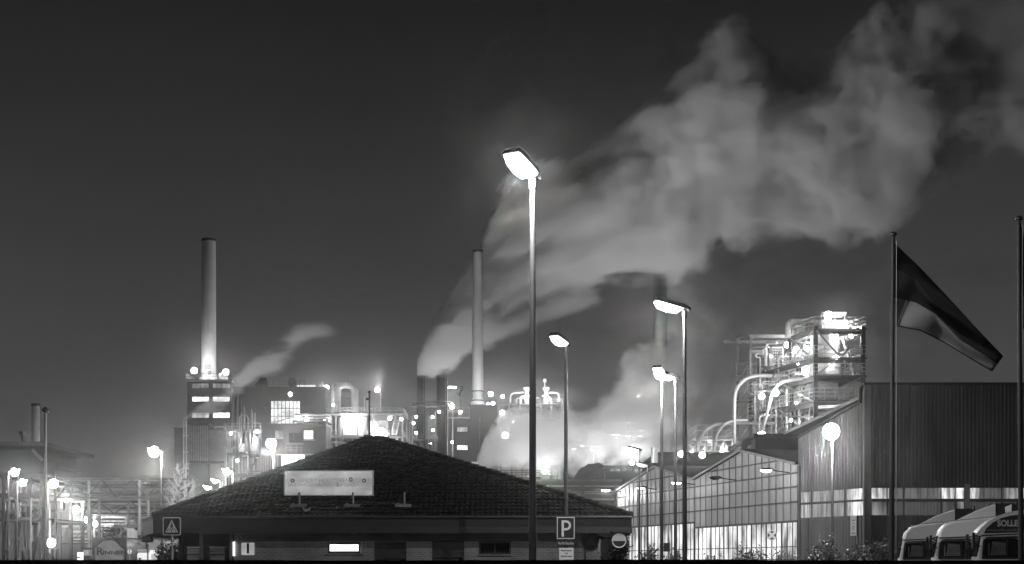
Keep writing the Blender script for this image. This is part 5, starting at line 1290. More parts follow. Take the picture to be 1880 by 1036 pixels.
for pts, rad in (([(440, 815), (440, 762), (455, 762), (455, 812)], 1.3), ([(468, 815), (468, 758)], 1.0), ([(443, 790), (443, 757)], .8), ([(414, 790), (414, 784), (395, 784), (395, 787)], 1.6)):
    q = MB(); q.tube(smooth_path([P(a, b, 275.4) for a, b in pts], .8), M_(rad, 276), 8); q.build('pipe', MT['steel_light'], pr_, smooth=50)
bulb(pr_, P(468, 802, 277.6) - pr_.location, 900, .25); bulb(pr_, P(428, 800, 277.6) - pr_.location, 600, .25); bulb(pr_, P(455, 852, 277.4) - pr_.location, 500, .25)
# gantry beside the tall glazing
gn = rack('service_gantry', 'glaring service gantry with rails and level pipes right of the tall gridded glazing', 540, 600, 273.5, 6, [771], 4, 2, 91, pipes=7, vessels=1, colw=.2, pr=(.1, .3), ladder=False)
for pts, rad in (([(505, 776), (530, 768), (600, 767)], 1.5), ([(540, 762), (600, 762)], 2.4), ([(498, 779), (516, 757), (540, 757)], .8)):
    q = MB(); q.tube(smooth_path([P(a, b, 272.6) for a, b in pts], .8), M_(rad, 272), 8); q.build('pipe', MT['white_dirty'], gn, smooth=50)
# silvery upright cylinder
q = MB(); q.lathe([(M_(6.2, 296), PZ(775, 296)), (M_(6.2, 296), PZ(706, 296)), (M_(5.4, 296), PZ(705, 296))], (PX(586.5, 296), 296, 0), 20); q.lathe([(M_(1.2, 296), 0), (M_(1.2, 296), PZ(702, 296))], (PX(592.5, 296), 294.8, 0), 8)
q.lathe([(M_(7, 296), 0), (M_(7, 296), PZ(775, 296) - .003)], (PX(586.5, 296), 296, 0), 18)
tag(q.build('upright_cylinder', MT['pipe'], None, smooth=40, loc=(PX(586.5, 296), 296, 0)), 'silvery upright cylinder at the right edge of the large dark plant hall', 'vessel')
# steel platform with arched duct
pf = rack('steel_platform', 'two-storey steel platform with stairs, carrying the arched duct', 601, 739, 284, 12, [801, 759], 6, 2, 23, pipes=16, vessels=1, braces=False, steel='steel')
z = PZ(759, 287); Y = 287
q = MB(); q.tube(smooth_path([P(619, 758, Y), P(619, 716, Y), P(624, 709, Y), P(636, 706.5, Y), P(648, 711, Y), P(652, 722, Y), P(652, 758, Y)], 3.5, 8), M_(6, Y), 18); tag(q.build('arched_duct', MT['pipe'], None, smooth=40, loc=P(636, 758, Y)), 'big silvery duct bent like an upside-down U on the steel platform', 'duct')
q = MB(); q.lathe([(M_(27, 288), PZ(800, 288)), (M_(27, 288), PZ(766, 288)), (M_(22, 288), PZ(763, 288))], (PX(645, 288), 289.5, 0), 28); tag(q.build('storage_tank', MT['white'], None, smooth=40, loc=(PX(645, 288), 289.5, PZ(800, 288))), 'round white tank glaring under the arched duct', 'tank')
q = MB(); q.lathe([(M_(4.4, 286), PZ(758, 286)), (M_(4.4, 286), PZ(730, 286)), (M_(3, 286), PZ(721, 286)), (M_(1, 286), PZ(716, 286)), (M_(.7, 286), PZ(705, 286))], (PX(611, 286), 286, 0), 16); tag(q.build('pointed_vessel', MT['white_dirty'], None, smooth=40, loc=P(611, 758, 286)), 'slim white vessel with a pointed tip left of the arched duct', 'vessel')
q = MB(); a, b = P(719, 799, 282.8), P(726, 762, 282.8); W_ = V((M_(9, 283), 0, 0))
for k in (0, 1): q.bar(a + W_ * k, b + W_ * k, .14, .4)
for i in range(13): p = a.lerp(b, (i + .5) / 13); q.bar(p, p + W_, .35, .06)
q.build('stairs', MT['steel_light'], pf)
q = MB()
for px, top in ((593, 704), (608, 705), (645, 707), (657, 715), (669, 727), (674, 722), (699, 716)): q.tube([P(px, 758, 286.5), P(px, top, 286.5)], M_(.7, 286), 6)
q.tube([P(615, 704, 286.5), P(643, 703, 286.5)], M_(.6, 286), 6); q.build('mast', MT['steel_light'], pf)
q = MB()
for k in range(3): q.bar(P(627, 722 + k * 3, 286.6), P(645, 722 + k * 3, 286.6), .12)
q.bar(P(627, 728, 286.6), P(627, 720, 286.6), .1); q.bar(P(645, 728, 286.6), P(645, 720, 286.6), .1); q.build('duct_gallery', MT['steel_light'], pf)
q = MB(); q.pbox(604, 826, 739, 829, 287, 1); q.tube(smooth_path([P(612, 812, 283), P(640, 815, 283), P(660, 808, 283), P(690, 814, 283), P(730, 806, 283)], .5), .2, 8); q.build('low_pipe', MT['pipe'], pf, smooth=50)
# cluster at the foot of the stacks
rack('stack_foot_rack', 'brightly lit small rack at the foot of the twin dark stacks', 758, 800, 378, 8, [838, 806], 4, 2, 31, pipes=14, vessels=2)
for px, top, lab in ((752, 775, 'lit lamp post left of the twin dark stacks, the lower one'), (757, 763, 'taller lamp post with a round lit head left of the twin dark stacks'), (787, 764, 'lamp post with a small lit head between the twin dark stacks'), (799, 754, 'short lamp arm by the right dark stack')):
    Y = 322; r = thing('gallery_lamp', lab, 'lamp', (PX(px, Y), Y, 0), 'small lamps between the stacks'); x = PX(px, Y)
    q = MB(); q.tube(smooth_path([(x, Y, 0), (x, Y, PZ(top + 1, Y)), (x + .5, Y, PZ(top, Y)), (x + .9, Y, PZ(top, Y) - .1)], .4), .09, 8); q.build('pole', MT['steel_light'], r, smooth=50)
    q = MB(); q.sphere((x + .9, Y, PZ(top, Y) - .3), .3, 10); q.build('glow_ball', MT['lens'], r, smooth=True)
for px, py in ((829, 709), (843, 727)):
    Y = 350
# dark block with the middle chimney
t5 = block('dark_boiler_house', 'dark boiler house with three short rows of lit windows, under the middle chimney', 'building', 828, 769, 880, 335, 8, MT['wall_dark'],
      [(838.5, 784, 859, 793.5, soft, 4), (838.5, 817, 859, 827, lit, 5), (838.5, 847, 843, 857, soft, 1), (854, 847, 860, 857, soft, 1), (864, 847, 879, 857, soft, 3)])
block('chimney_base_house', 'tall dark block carrying the middle chimney, right of the window rows', 'building', 861, 745, 914, 344, 40, MT['wall_dark'])
q = MB(); a = P(828, 769, 335); q.pbox(820, 766, 862, 768, 334.5, .4); railing(q, [P(822, 766, 334.6), P(862, 766, 334.6)], 2.2, 1.4, .07); q.build('railing', MT['steel_light'], t5)
q = MB(); q.tube([P(831, 860, 334), P(831, 745, 334)], M_(1.4, 334), 8); q.tube([P(821.5, 860, 334), P(821.5, 700, 334)], M_(.6, 334), 8); q.build('downpipe', MT['pipe'], t5, smooth=50)
q = MB(); q.pbox(823, 710, 837, 712.5, 340, .6); q.build('tube_light', MT['lens'], t5)
q = MB(); q.bar(P(842, 727, 340), P(850, 713, 340), .5); q.pbox(846, 709, 851, 717, 340.5, .6); q.tube([P(838, 722, 340), P(850, 728, 340)], .1, 6); q.tube([P(845, 768, 340), P(845, 724, 340)], .14, 6); q.build('vent_arm', MT['steel_dark'], t5)
# lit rack behind the low steam with the mushroom vents
rk = rack('vent_rack', 'lit steel rack with white mushroom vents on top, behind the low steam', 915, 1032, 330, 12, [850, 810, 770, 741], 7, 2, 41, pipes=26, vessels=4, colw=.4)
Y = 334
for px in (967, 1002.5):
    q = MB(); c = (PX(px, Y), Y, 0); q.lathe([(M_(4, Y), PZ(741, Y)), (M_(4, Y), PZ(722, Y)), (M_(3, Y), PZ(720, Y)), (M_(6.5, Y), PZ(714.5, Y)), (M_(6.5, Y), PZ(712, Y)), (M_(2, Y), PZ(711, Y))], c, 18); q.build('mushroom_vent', MT['white'], rk, smooth=35)
for pts, rad in (([(937, 740), (937, 722), (962, 721)], 1.6), ([(1008, 721), (1026, 721.5), (1026, 737)], 1.6), ([(955, 741), (955, 728), (972, 727)], 2.6), ([(995, 727), (1010, 729), (1012, 741)], 2.0)):
    q = MB(); q.tube(smooth_path([P(a, b, Y - 1) for a, b in pts], 1.2), M_(rad, Y), 10); q.build('pipe', MT['white_dirty'], rk, smooth=50)
q = MB(); q.sphere(P(1000, 699, 338), .45, 10); q.tube([P(1000, 715, 338), P(1000, 700, 338)], .1, 6); q.build('beacon', emit('beacon_glow', 1.2), rk, smooth=True)
bulb(rk, P(968, 725, 328) - rk.location, 1600, .3); bulb(rk, P(1003, 725, 328) - rk.location, 1600, .3); bulb(rk, P(1028, 722, 328) - rk.location, 1200, .3)
# yard: low sheds, walkway, heap, gallery
block('low_yard_shed', 'long low flat-roofed yard shed beyond the right roof slope', 'shed', 876, 884, 1140, 215, 30, MT['wall_mid'], roof_m=MT['steel'])
q = MB(); railing(q, [P(889, 876, 218), P(990, 876, 218)], M_(12, 218), 1.0, .07, 3); q.pbox(887, 876, 992, 879, 218, 1.2)
for px in (889, 923, 957, 990): q.box((PX(px, 218) - .12, 218.3, 0), (PX(px, 218) + .12, 218.6, PZ(879, 218)))
tag(q.build('walkway', MT['steel_dark'], None, loc=P(940, 876, 218)), 'raised walkway with railings above the right roof slope', 'walkway')
block('low_yard_shed', 'dark low shed under the steam, at the right of the sign lamp pole', 'shed', 1112, 858, 1204, 250, 14, MT['wall_dark'],
      [(1120 + i * 11, 846 + 14, 1128 + i * 11, 866, dim, 2) for i in range(7)])
q = MB(); Y = 262
for j in range(25):
    for i in range(25):
        u, v_ = i / 24, j / 24; rr = 1 - ((u - .5) ** 2 + (v_ - .5) ** 2) * 4; x = PX(1052, Y) + u * M_(82, Y)
        q.v.append(V((x, Y - 7 + v_ * 16, max(0, PZ(884, Y) + M_(32, Y) * max(0, rr) ** .6 * (1 + .25 * noise.noise(V((u * 6, v_ * 6, 2))))))))
for j in range(24):
    for i in range(24): a = j * 25 + i; q.f.append([a, a + 1, a + 26, a + 25]); q.m.append(0)
for (i0, i1, st) in ((0, 24, 1), (600, 624, 1)): pass
q.box((PX(1050, Y), Y - 7, 0), (PX(1136, Y), Y + 9, PZ(884, Y) + .01))
tag(q.build('bulk_heap', MT['soil'], None, loc=(PX(1093, Y), Y, 0)), 'rounded dark bulk heap in the yard under the low steam', 'heap')
q = MB(); q.tube([P(1044, 905, 150), P(1140, 950, 146)], M_(6, 150), 16); 
for px, py in ((1065, 915), (1100, 931), (1130, 946)): q.box((PX(px, 149) - .15, 149.2, 0), (PX(px, 149) + .15, 149.5, PZ(py, 149)))
tag(q.build('sloping_gallery', MT['pipe'], None, smooth=40, loc=P(1090, 925, 149)), 'pale tube gallery sloping down behind the right gatehouse eave', 'conveyor')
for k, (Y, y0, lab) in enumerate(((160, 903, 'nearer bundle of level pipes running behind the right gatehouse roof'), (190, 893, 'farther bundle of level pipes running behind the right gatehouse roof'))):
    r = thing('pipe_bundle', lab, 'pipes', (PX(1090, Y), Y, 0))
    for j in range(4):
        q = MB(); z = PZ(y0 + j * 6.5, Y); q.tube([(PX(985, Y), Y + j * .5, z), (PX(1140, Y), Y + j * .5, z)], M_(1.5 + (j % 2) * .8, Y), 10); q.build('pipe', MT['pipe_dark' if j % 2 else 'pipe'], r, smooth=50)
    for px in (1010, 1070, 1130):
        q = MB(); q.box((PX(px, Y) - .15, Y - .4, 0), (PX(px, Y) + .15, Y - .1, PZ(y0 - 3, Y))); q.build('trestle', MT['steel'], r)
r = rack('yard_tower', 'slender dark rack with small lights standing in the low steam', 1080, 1112, 315, 8, [850, 815, 782], 3, 2, 47, pipes=8, vessels=1, colw=.35, steel='steel_dark')
# rows of small lit tubes along a far wall
fw = block('far_works_wall', 'far works wall with scattered small lights, hardly visible through the steam', 'building', 1035, 772, 1195, 372, 14, MT['wall_dark'])
q = MB()
for px, py, l in ((1066, 818, 5), (1092, 793, 8), (1120, 790, 3), (1124, 798, 12), (1130, 803, 4), (1148, 800, 10), (1155, 819, 6), (1172, 800, 6), (1050, 824, 7), (1175, 790, 7), (1084, 825, 4), (1107, 779, 4), (1150, 775, 8)): q.pbox(px, py, px + l, py + 1.6, 371.6, .35)
q.build('tube_light', MT['lens'], fw)

# ------------------------------------------------------------------ process tower behind the halls
TY = 130.0
TO = V((PX(1497, TY), TY, 0)); tex = V((1, 0, 0)); tu = (V((PX(1430, TY * 1.053), TY * 1.053, 0)) - TO).normalized()
TW = M_(1584 - 1497, TY)
def tz(py): return PZ(py, TY)
pt = thing('process_tower', 'tall floodlit open steel process tower full of pipes behind the corrugated hall', 'process unit', TO + tex * TW / 2)
def tp(a, b, z): return TO + tex * a + tu * b + UP * z
LV = [735, 690, 657, 604]; D_ = 13.5
for a, b, top in ((0, 0, 600), (TW, 0, 600), (0, 5.0, 604), (TW, 5.0, 604), (0, D_, 690), (TW, D_, 690)):
    q = MB(); q.bar(tp(a, b, 0), tp(a, b, tz(top)), .38 if b == 0 else .26, up=V((0, 1, 0))); q.build('column', MT['steel_dark'], pt)
for k, l in enumerate(LV):
    z = tz(l); q = MB(); dd = 5.0 if l == 604 else D_
    q.prism([tp(-.25, -.25, z - .12), tp(TW + .25, -.25, z - .12), tp(TW + .25, dd + .2, z - .12), tp(-.25, dd + .2, z - .12)], (0, 0, .12))
    for b in (0, dd): q.bar(tp(-.2, b, z - .32), tp(TW + .2, b, z - .32), .2, .36)
    for a in (0, TW): q.bar(tp(a, -.1, z - .32), tp(a, dd + .1, z - .32), .2, .36)
    q.build('deck', MT['steel_dark'], pt)
    q = MB(); railing(q, [tp(-.2, dd, z), tp(-.2, -.2, z), tp(TW + .2, -.2, z), tp(TW + .2, dd, z)], 1.1, 1.0, .05, 3); q.build('railing', MT['steel_light'], pt)
for (x0, y0, x1, y1) in ((1499, 607, 1541, 654), (1583, 612, 1546, 654), (1499, 688, 1534, 663), (1549, 663, 1582, 688), (1503, 731, 1580, 694)):
    q = MB(); q.bar(P(x0, y0, TY - .25), P(x1, y1, TY - .25), .14); q.build('brace', MT['steel'], pt)
for (b0, z0, b1, z1) in ((.2, tz(657), 4.8, tz(606)), (4.8, tz(657), .2, tz(606)), (.3, tz(735), 6, tz(692)), (6, tz(735), 13, tz(692)), (.3, tz(800), 7, tz(737))):
    q = MB(); q.bar(tp(-.1, b0, z0), tp(-.1, b1, z1), .13); q.build('brace', MT['steel'], pt)
# vessels and duct in the bays
q = MB(); c = tp(TW * .48, 2.4, 0); q.lathe([(1.0, tz(652)), (1.35, tz(645)), (1.35, tz(612)), (.9, tz(607))], c, 24); q.build('vessel', MT['white_dirty'], pt, smooth=40)
q = MB(); c = tp(TW * .5, 2.6, 0); q.lathe([(.7, tz(689)), (1.5, tz(684)), (1.5, tz(664)), (1.2, tz(660))], c, 24); q.build('vessel', MT['pipe'], pt, smooth=40)
q = MB(); q.bar(tp(TW * .45, 2.8, tz(728)), tp(TW * .45, 2.8, tz(700)), 2.6, 2.2, up=V((0, 1, 0))); q.build('hopper', MT['pipe_dark'], pt)
q = MB(); q.tube([tp(TW * .72, 1.2, tz(614)), tp(TW * .86, 1.2, tz(657)), tp(TW * .97, 1.2, tz(690))], .19, 10); q.build('chute', MT['pipe'], pt, smooth=50)
q = MB()
for y in (741, 745, 749): q.bar(P(1503, y, TY + 1), P(1582, y - 3, TY + 1), .12)
q.build('low_beam', MT['steel_light'], pt)
# top gear
q = MB(); q.tube(smooth_path([P(1447, 620, 134), P(1447, 597, 134), P(1452, 588, 134), P(1495, 587, 134), P(1502, 592, 134), P(1502, 604, 134)], .6), .3, 12); q.build('pipe', MT['pipe'], pt, smooth=50)
q = MB(); q.tube([P(1452, 597, 134.5), P(1478, 601, 134.5)], [.5, .35], 14); q.build('top_duct', MT['pipe'], pt, smooth=40)
q = MB(); q.pbox(1512, 587, 1556, 603, 132, 2.2); q.tube([P(1509, 603, 131), P(1509, 572, 131)], .07, 8); q.build('top_cabin', MT['white_dirty'], pt)
q = MB(); q.pbox(1530, 573, 1554, 576.5, 131, 2.0)
for px in (1533, 1551): q.bar(P(px, 587, 131.4), P(px, 576.6, 131.4), .08)
q.build('canopy', emit('canopy_glow', 1.5), pt)  # canopy and its posts emit; no lamp, brightness put into the material
for a, b in ((P(1560, 603, 131), P(1590, 597, 131)), (P(1563, 655, 129.6), P(1583, 652, 129.6)), (P(1563, 688, 129.6), P(1583, 685, 129.6))): q = MB(); railing(q, [a, b], .72, .42, .05, 4); q.build('stair_guard', MT['steel_light'], pt)
# side pipework and the silvery filter
q = MB()
fl = [(1418, 637), (1438, 637), (1436, 674), (1422, 674)]; q.prism([P(a, b, 138) for a, b in fl], (0, 2.2, 0)); q.build('filter_house', MT['pipe'], pt)
q = MB()
for i in range(7): q.bar(P(1419 + i * .4, 641 + i * 5, 137.9), P(1437 - i * .2, 641 + i * 5, 137.9), .09)
for i in range(5): q.bar(P(1421 + i * 3.6, 638, 137.85), P(1423 + i * 3, 674, 137.85), .07)
q.build('filter_rib', MT['steel_dark'], pt)
for pts, rad, m_ in (([(1378, 690), (1378, 643), (1384, 638), (1412, 638)], 1.6, 'pipe'), ([(1406, 672), (1406, 638), (1410, 630), (1426, 630)], 2.6, 'pipe'), ([(1384, 645), (1405, 645)], 6, 'pipe'), ([(1450, 690), (1450, 615)], 3.0, 'pipe_dark'),
                     ([(1445, 830), (1445, 705)], 3.0, 'pipe'), ([(1467, 830), (1467, 715), (1472, 700)], 2.2, 'pipe'), ([(1425, 830), (1425, 745)], 1.8, 'steel_light'), ([(1436, 830), (1436, 735)], 1.6, 'pipe_dark'),
                     ([(1352, 777), (1425, 777)], 2.6, 'pipe'), ([(1380, 705), (1456, 705)], 1.4, 'steel_light'), ([(1400, 812), (1470, 797)], 2.2, 'pipe_dark'), ([(1484, 690), (1472, 712), (1468, 740)], 1.6, 'steel_light'),
                     ([(1460, 690), (1460, 655), (1490, 650)], 1.3, 'pipe'), ([(1432, 690), (1440, 676), (1455, 676), (1455, 640), (1462, 632), (1465, 650)], 1.4, 'steel_light'), ([(1490, 735), (1484, 765), (1486, 800)], 1.4, 'pipe')):
    q = MB(); q.tube(smooth_path([P(a, b, 139 - (a - 1380) * .05) for a, b in pts], .8), M_(rad, 138), 10); q.build('pipe', MT[m_], pt, smooth=50)
rnd = random.Random(77)
for k in range(26):
    Y = rnd.uniform(134, 142); x0 = rnd.uniform(1392, 1488); y0 = rnd.uniform(650, 820); pts = [(x0, y0)]
    for s_ in range(2): pts += [(x0, y0 - rnd.uniform(12, 55))]; y0 = pts[-1][1]; x0 = min(1492, max(1388, x0 + rnd.uniform(-34, 34))); pts += [(x0, y0)]
    q = MB(); q.tube(smooth_path([P(a, max(b, 650), Y) for a, b in pts], .4), M_(rnd.choice([.7, .9, 1.2, 1.6]), Y), 7); q.build('pipe', MT[rnd.choice(['pipe', 'steel_light', 'pipe_dark'])], pt, smooth=50)
for k in range(7):
    Y = 140; a, b = P(1382, 675 + k * 22, Y), P(1492, 670 + k * 24, 133); q = MB(); q.bar(a, b, .16); q.build('beam', MT['steel'], pt)
for y in (727, 763):
    q = MB(); q.prism([P(1385, y + 6, 141), P(1490, y, 134), P(1492, y - 2, 138), P(1390, y + 3, 146)], (0, 0, .12)); railing(q, [P(1385, y + 5, 141), P(1490, y - 1, 134)], 1.1, 1.1, .05, 3); q.build('side_deck', MT['steel'], pt)
for (x, y) in ((1428, 655), (1465, 650), (1455, 720), (1412, 760), (1476, 745)):
    q = MB(); c = P(x, y, 140); q.lathe([(.2, -.9), (.6, -.6), (.6, .6), (.2, .9)], c, 14); q.build('vessel', MT['pipe'], pt, smooth=40)
q = MB()
for px in (1386, 1391):
    q.bar(P(px, 830, 139.5), P(px, 700, 139.5), .07)
for i in range(40): q.bar(P(1386, 702 + i * 3.2, 139.5), P(1391, 702 + i * 3.2, 139.5), .05)
q.build('ladder', MT['steel_light'], pt)
for px in (1392, 1408, 1430, 1455, 1475):
    q = MB(); Y = 138.5 - (px - 1392) * .045; q.bar((PX(px, Y), Y, 0), (PX(px, Y), Y, PZ(694 if px > 1440 else 645, Y)), .16, up=V((0, 1, 0))); q.build('column', MT['steel_dark'], pt)
rnd = random.Random(5)
for k in range(34):
    px, py, Y = rnd.uniform(1384, 1480), rnd.uniform(650, 815), rnd.uniform(134, 140); q = MB()
    if k % 3 == 0: q.bar(P(px, py, Y), P(px + rnd.uniform(8, 22), py + rnd.choice([-18, 18]), Y - .8), .08)
    elif k % 3 == 1: q.bar(P(px, py, Y), P(min(1490, px + rnd.uniform(14, 50)), py - 3, Y - 1.5), .09)
    else: railing(q, [P(px, py, Y), P(min(1488, px + rnd.uniform(12, 30)), py - 2, Y - 1)], .9, .5, .045, 2)
    q.build('lattice_member', MT['steel_dark' if k % 2 else 'steel'], pt)
# outer gantry frame
GF = 143.0
gf = thing('gantry_frame', 'slender dark gantry frame with an overhanging top beam left of the process tower', 'gantry', P(1366, HY, GF) * 1)
gf.location.z = 0
for px, top, Y in ((1354, 620, GF + 3), (1378, 617, GF)): q = MB(); q.bar((PX(px, Y), Y, 0), (PX(px, Y), Y, PZ(top, Y)), .22, up=V((0, 1, 0))); q.build('column', MT['steel_dark'], gf)
q = MB(); q.bar(P(1378, 618, GF), P(1462, 618, GF - 3), .3, .35); q.bar(P(1330, 628, GF + 3), P(1450, 629, GF), .28, .36); q.bar(P(1354, 624, GF + 3), P(1378, 616, GF), .25); q.build('beam', MT['steel'], gf)
for y in (665, 704, 740, 777): q = MB(); q.bar(P(1354, y + 2, GF + 3), P(1378, y, GF), .12); q.bar(P(1354, y + 36, GF + 3), P(1378, y, GF), .09); q.build('brace', MT['steel'], gf)
for y in (690, 736, 745): q = MB(); q.bar(P(1340 if y > 700 else 1354, y, GF + 2), P(1400, y - 2, GF - 2), .1); q.build('rail', MT['steel'], gf)
# large bent ducts
MT['duct'] = mat('duct_sheet', .3, .45, .3, var=.2, scale=.8)
def duct(label, pts, rad, Y0, Y1=None):
    n = len(pts); Y1 = Y1 or Y0
    q = MB(); q.tube(smooth_path([P(a, b, Y0 + (Y1 - Y0) * i / (n - 1)) for i, (a, b) in enumerate(pts)], 2.4, 8), M_(rad, Y0), 16)
    tag(q.build('bent_duct', MT['duct'], None, smooth=40, loc=P(pts[0][0], pts[0][1], Y0)), label, 'duct', 'bent pale ducts beside the process tower')
duct('large pale duct rising beside the gantry and bending right into the process tower', [(1348, 850), (1348, 735), (1352, 712), (1368, 696), (1385, 690), (1500, 690)], 3.6, 136)
duct('pale duct slanting up across the tower front and bending into its side deck', [(1386, 835), (1414, 738), (1421, 716), (1434, 702), (1456, 697), (1495, 694)], 3.2, 132)
duct('left of the two arched ducts low behind the dark shed', [(1280, 850), (1281, 815), (1290, 795), (1306, 781), (1330, 777), (1345, 777)], 3.0, 138)
duct('right of the two arched ducts low behind the dark shed', [(1311, 850), (1311, 822), (1316, 796), (1330, 778), (1352, 772), (1372, 772)], 3.1, 136)
r = rack('duct_trestle', 'low lit steel trestle under the arched ducts', 1283, 1345, 140, 6, [838, 800], 5, 2, 61, pipes=12, vessels=2, colw=.14, pr=(.05, .12))
bulb(r, P(1300, 815, 141) - r.location, 700, .2); bulb(r, P(1330, 822, 141) - r.location, 500, .2)
for k in range(6):
    q = MB(); px = 1266 + k * 3.2; q.lathe([(M_(1.1, 150), 0), (M_(1.1, 150), PZ(826 - (k % 3) * 4, 150))], (PX(px, 150), 150, 0), 10)
    tag(q.build('far_silo', MT['white_dirty'], None, smooth=40, loc=(PX(px, 150), 150, 0)), 'slim pale silo in the small row left of the arched ducts', 'silo', 'row of slim silos by the arched ducts')
# ------------------------------------------------------------------ pipe bridges across the works road
def bridge(label, x0, x1, Y, rows, trestles, truss=None, seed=0, mats=('pipe_dark', 'pipe')):
    rnd = random.Random(seed)
    r = thing('pipe_bridge', label, 'pipe bridge', (PX((x0 + x1) / 2, Y), Y, 0), 'pipe bridges across the works road')
    for k, (y, rad) in enumerate(rows):
        q = MB(); yy = Y + rnd.uniform(-.8, 2.0); q.tube([P(x0, y, yy), P(x1, y, yy)], M_(rad, Y), 10); q.build('pipe', MT[mats[k % len(mats)]], r, smooth=50)
    ymin, ymax = min(a for a, b in rows) - 3, max(a for a, b in rows) + 3
    for px in trestles:
        for dy in (-1.2, 2.4):
            q = MB(); q.box((PX(px, Y) - .14, Y + dy - .14, 0), (PX(px, Y) + .14, Y + dy + .14, PZ(ymin, Y))); q.build('trestle', MT['steel'], r)
    q = MB()
    for y in (ymin, ymax):
        for dy in (-1.3, 2.5): q.bar(P(x0, y, Y + dy), P(x1, y, Y + dy), .18, .22)
    n = max(3, int((x1 - x0) / 26))
    for i in range(n):
        a, b = x0 + (x1 - x0) * i / n, x0 + (x1 - x0) * (i + 1) / n
        q.bar(P(a, ymin if i % 2 else ymax, Y - 1.3), P(b, ymax if i % 2 else ymin, Y - 1.3), .1)
    q.build('girder', MT['steel_dark'], r)
    return r
bridge('nearest and highest pipe bridge over the road, dark pipes in three layers', 104, 352, 150, [(883, 2.4), (893, 3.4), (905, 2.6), (911, 1.8)], (170, 262, 345), seed=1, mats=('pipe_dark', 'pipe_dark'))
bridge('second pipe bridge over the road, a pale thick pipe along its top', 150, 330, 176, [(925, 3.2), (933, 2), (940, 2.2)], (172, 240, 316), seed=2, mats=('pipe', 'pipe_dark'))
bridge('third pipe bridge over the road, low pale pipes', 160, 300, 205, [(950, 2.4), (957, 1.6), (963, 2.4)], (178, 236, 292), seed=3, mats=('pipe', 'steel_light'))
bridge('lowest and farthest pipe bridge over the road', 130, 290, 240, [(976, 2.0), (983, 2.4), (990, 1.2)], (136, 225, 285), seed=4, mats=('pipe', 'steel_light'))
# pipe yard at the far left
yd = rack('pipe_yard', 'dark pipe yard structure under flat roofs at the far left', -40, 78, 150, 14, [950, 905, 868], 6, 2, 71, pipes=18, vessels=3, colw=.35, steel='steel_dark', rails=False, dark=True)
q = MB(); q.pbox(-60, 811, 81, 819, 149, 18); q.pbox(-60, 826, 72, 868, 153, 13); q.pbox(30, 819, 66, 826, 154, 6); q.build('roof', MT['dark_grey'], yd)
q = MB(); q.pbox(82, 849, 108, 858, 152, 8); q.bar(P(85, 868, 153), P(102, 852, 153), .4); q.pbox(100, 858, 103, HY, 153, .3); q.pbox(58, 858, 100, 880, 155, 5); q.build('roof', MT['dark_grey'], yd)
q = MB(); q.bar(P(60, 826, 151), P(78, 845, 151), .3); q.bar(P(20, 860, 149.5), P(12, 1010, 149.5), .2); q.bar(P(25, 990, 149.4), P(12, 1030, 149.4), .25); q.bar(P(34, 985, 149.4), P(50, 1025, 149.4), .25); q.build('brace', MT['steel'], yd)
q = MB(); q.pbox(34.5, 792, 42, 798, 151, .8); q.bar(P(40, 797, 151.4), P(45, 818, 151.4), .3); tag(q.build('roof_floodlight', MT['steel_dark'], None, loc=P(42, 818, 151)), 'unlit dark floodlight on a short arm on the flat roof at the far left', 'floodlight')
for pts, rad in (([(34, 953), (74, 953), (74, 928), (58, 928)], 3.2), ([(38, 929), (82, 929)], 2.2), ([(8, 956), (36, 956)], 1.4), ([(74, 920), (74, 912)], 2.6), ([(48, 995), (48, 926)], 1.2)):
    q = MB(); q.tube(smooth_path([P(a, b, 148) for a, b in pts], 1.0), M_(rad, 148), 12); q.build('pipe', MT['pipe_dark'], yd, smooth=50)
Y = 112; r = thing('lamp_post', 'slim pale post with a bent unlit top in the pipe yard', 'lamp post', (PX(56.5, Y), Y, 0)); q = MB(); q.tube(smooth_path([P(56.5, HY + 20, Y), P(56.5, 918, Y), P(60, 912, Y)], .3), M_(1.6, Y), 8); q.build('pole', MT['steel_light'], r, smooth=50)
q = MB(); q.tube([P(59, 914, Y), P(60.5, 908, Y)], [.12, .2], 8); q.build('head', MT['steel_dark'], r, smooth=50)
Y = 146; r = thing('lamp_post', 'short post with a bent arm between the two leftmost street lamps', 'lamp post', (PX(30, Y), Y, 0)); q = MB(); q.tube(smooth_path([P(30.5, HY + 10, Y), P(30.5, 922, Y), P(27, 916, Y), P(21, 915, Y)], .4), M_(1.2, Y), 8); q.build('pole', MT['steel_light'], r, smooth=50)
q = MB(); q.pbox(18, 913, 23, 917, Y - .1, .3); q.build('head', MT['white'], r)
r = rack('road_rack', 'low lit pipe rack along the right side of the works road', 214, 262, 158, 16, [992, 962], 3, 2, 83, pipes=12, vessels=1, colw=.2, rails=False, ladder=False, braces=False)
bridge('long bundle of pale level pipes running low behind the tank container', 100, 290, 262, [(966, 1.6), (971, 1.2), (997, 2.2), (1003, 1.4), (1009, 1.8)], (150, 200, 250), seed=6, mats=('pipe', 'pipe_dark'))
block('gate_house_far', 'small pale flat building beside the tank container', 'building', 243, 990, 300, 112, 8, MT['wall_light'])
block('road_end_hall', 'pale low hall at the far end of the works road', 'hall', 96, 1000, 168, 230, 20, MT['wall_mid'])
q = MB(); q.pbox(233, 970, 240, HY + 25, 108, 1.2); q.pbox(240, 973, 246, HY + 25, 108.2, 1.0); tag(q.build('gate_pillar', MT['white_dirty'], None, loc=(PX(239, 108), 108, 0)), 'pale double pillar right of the tank container', 'pillar')
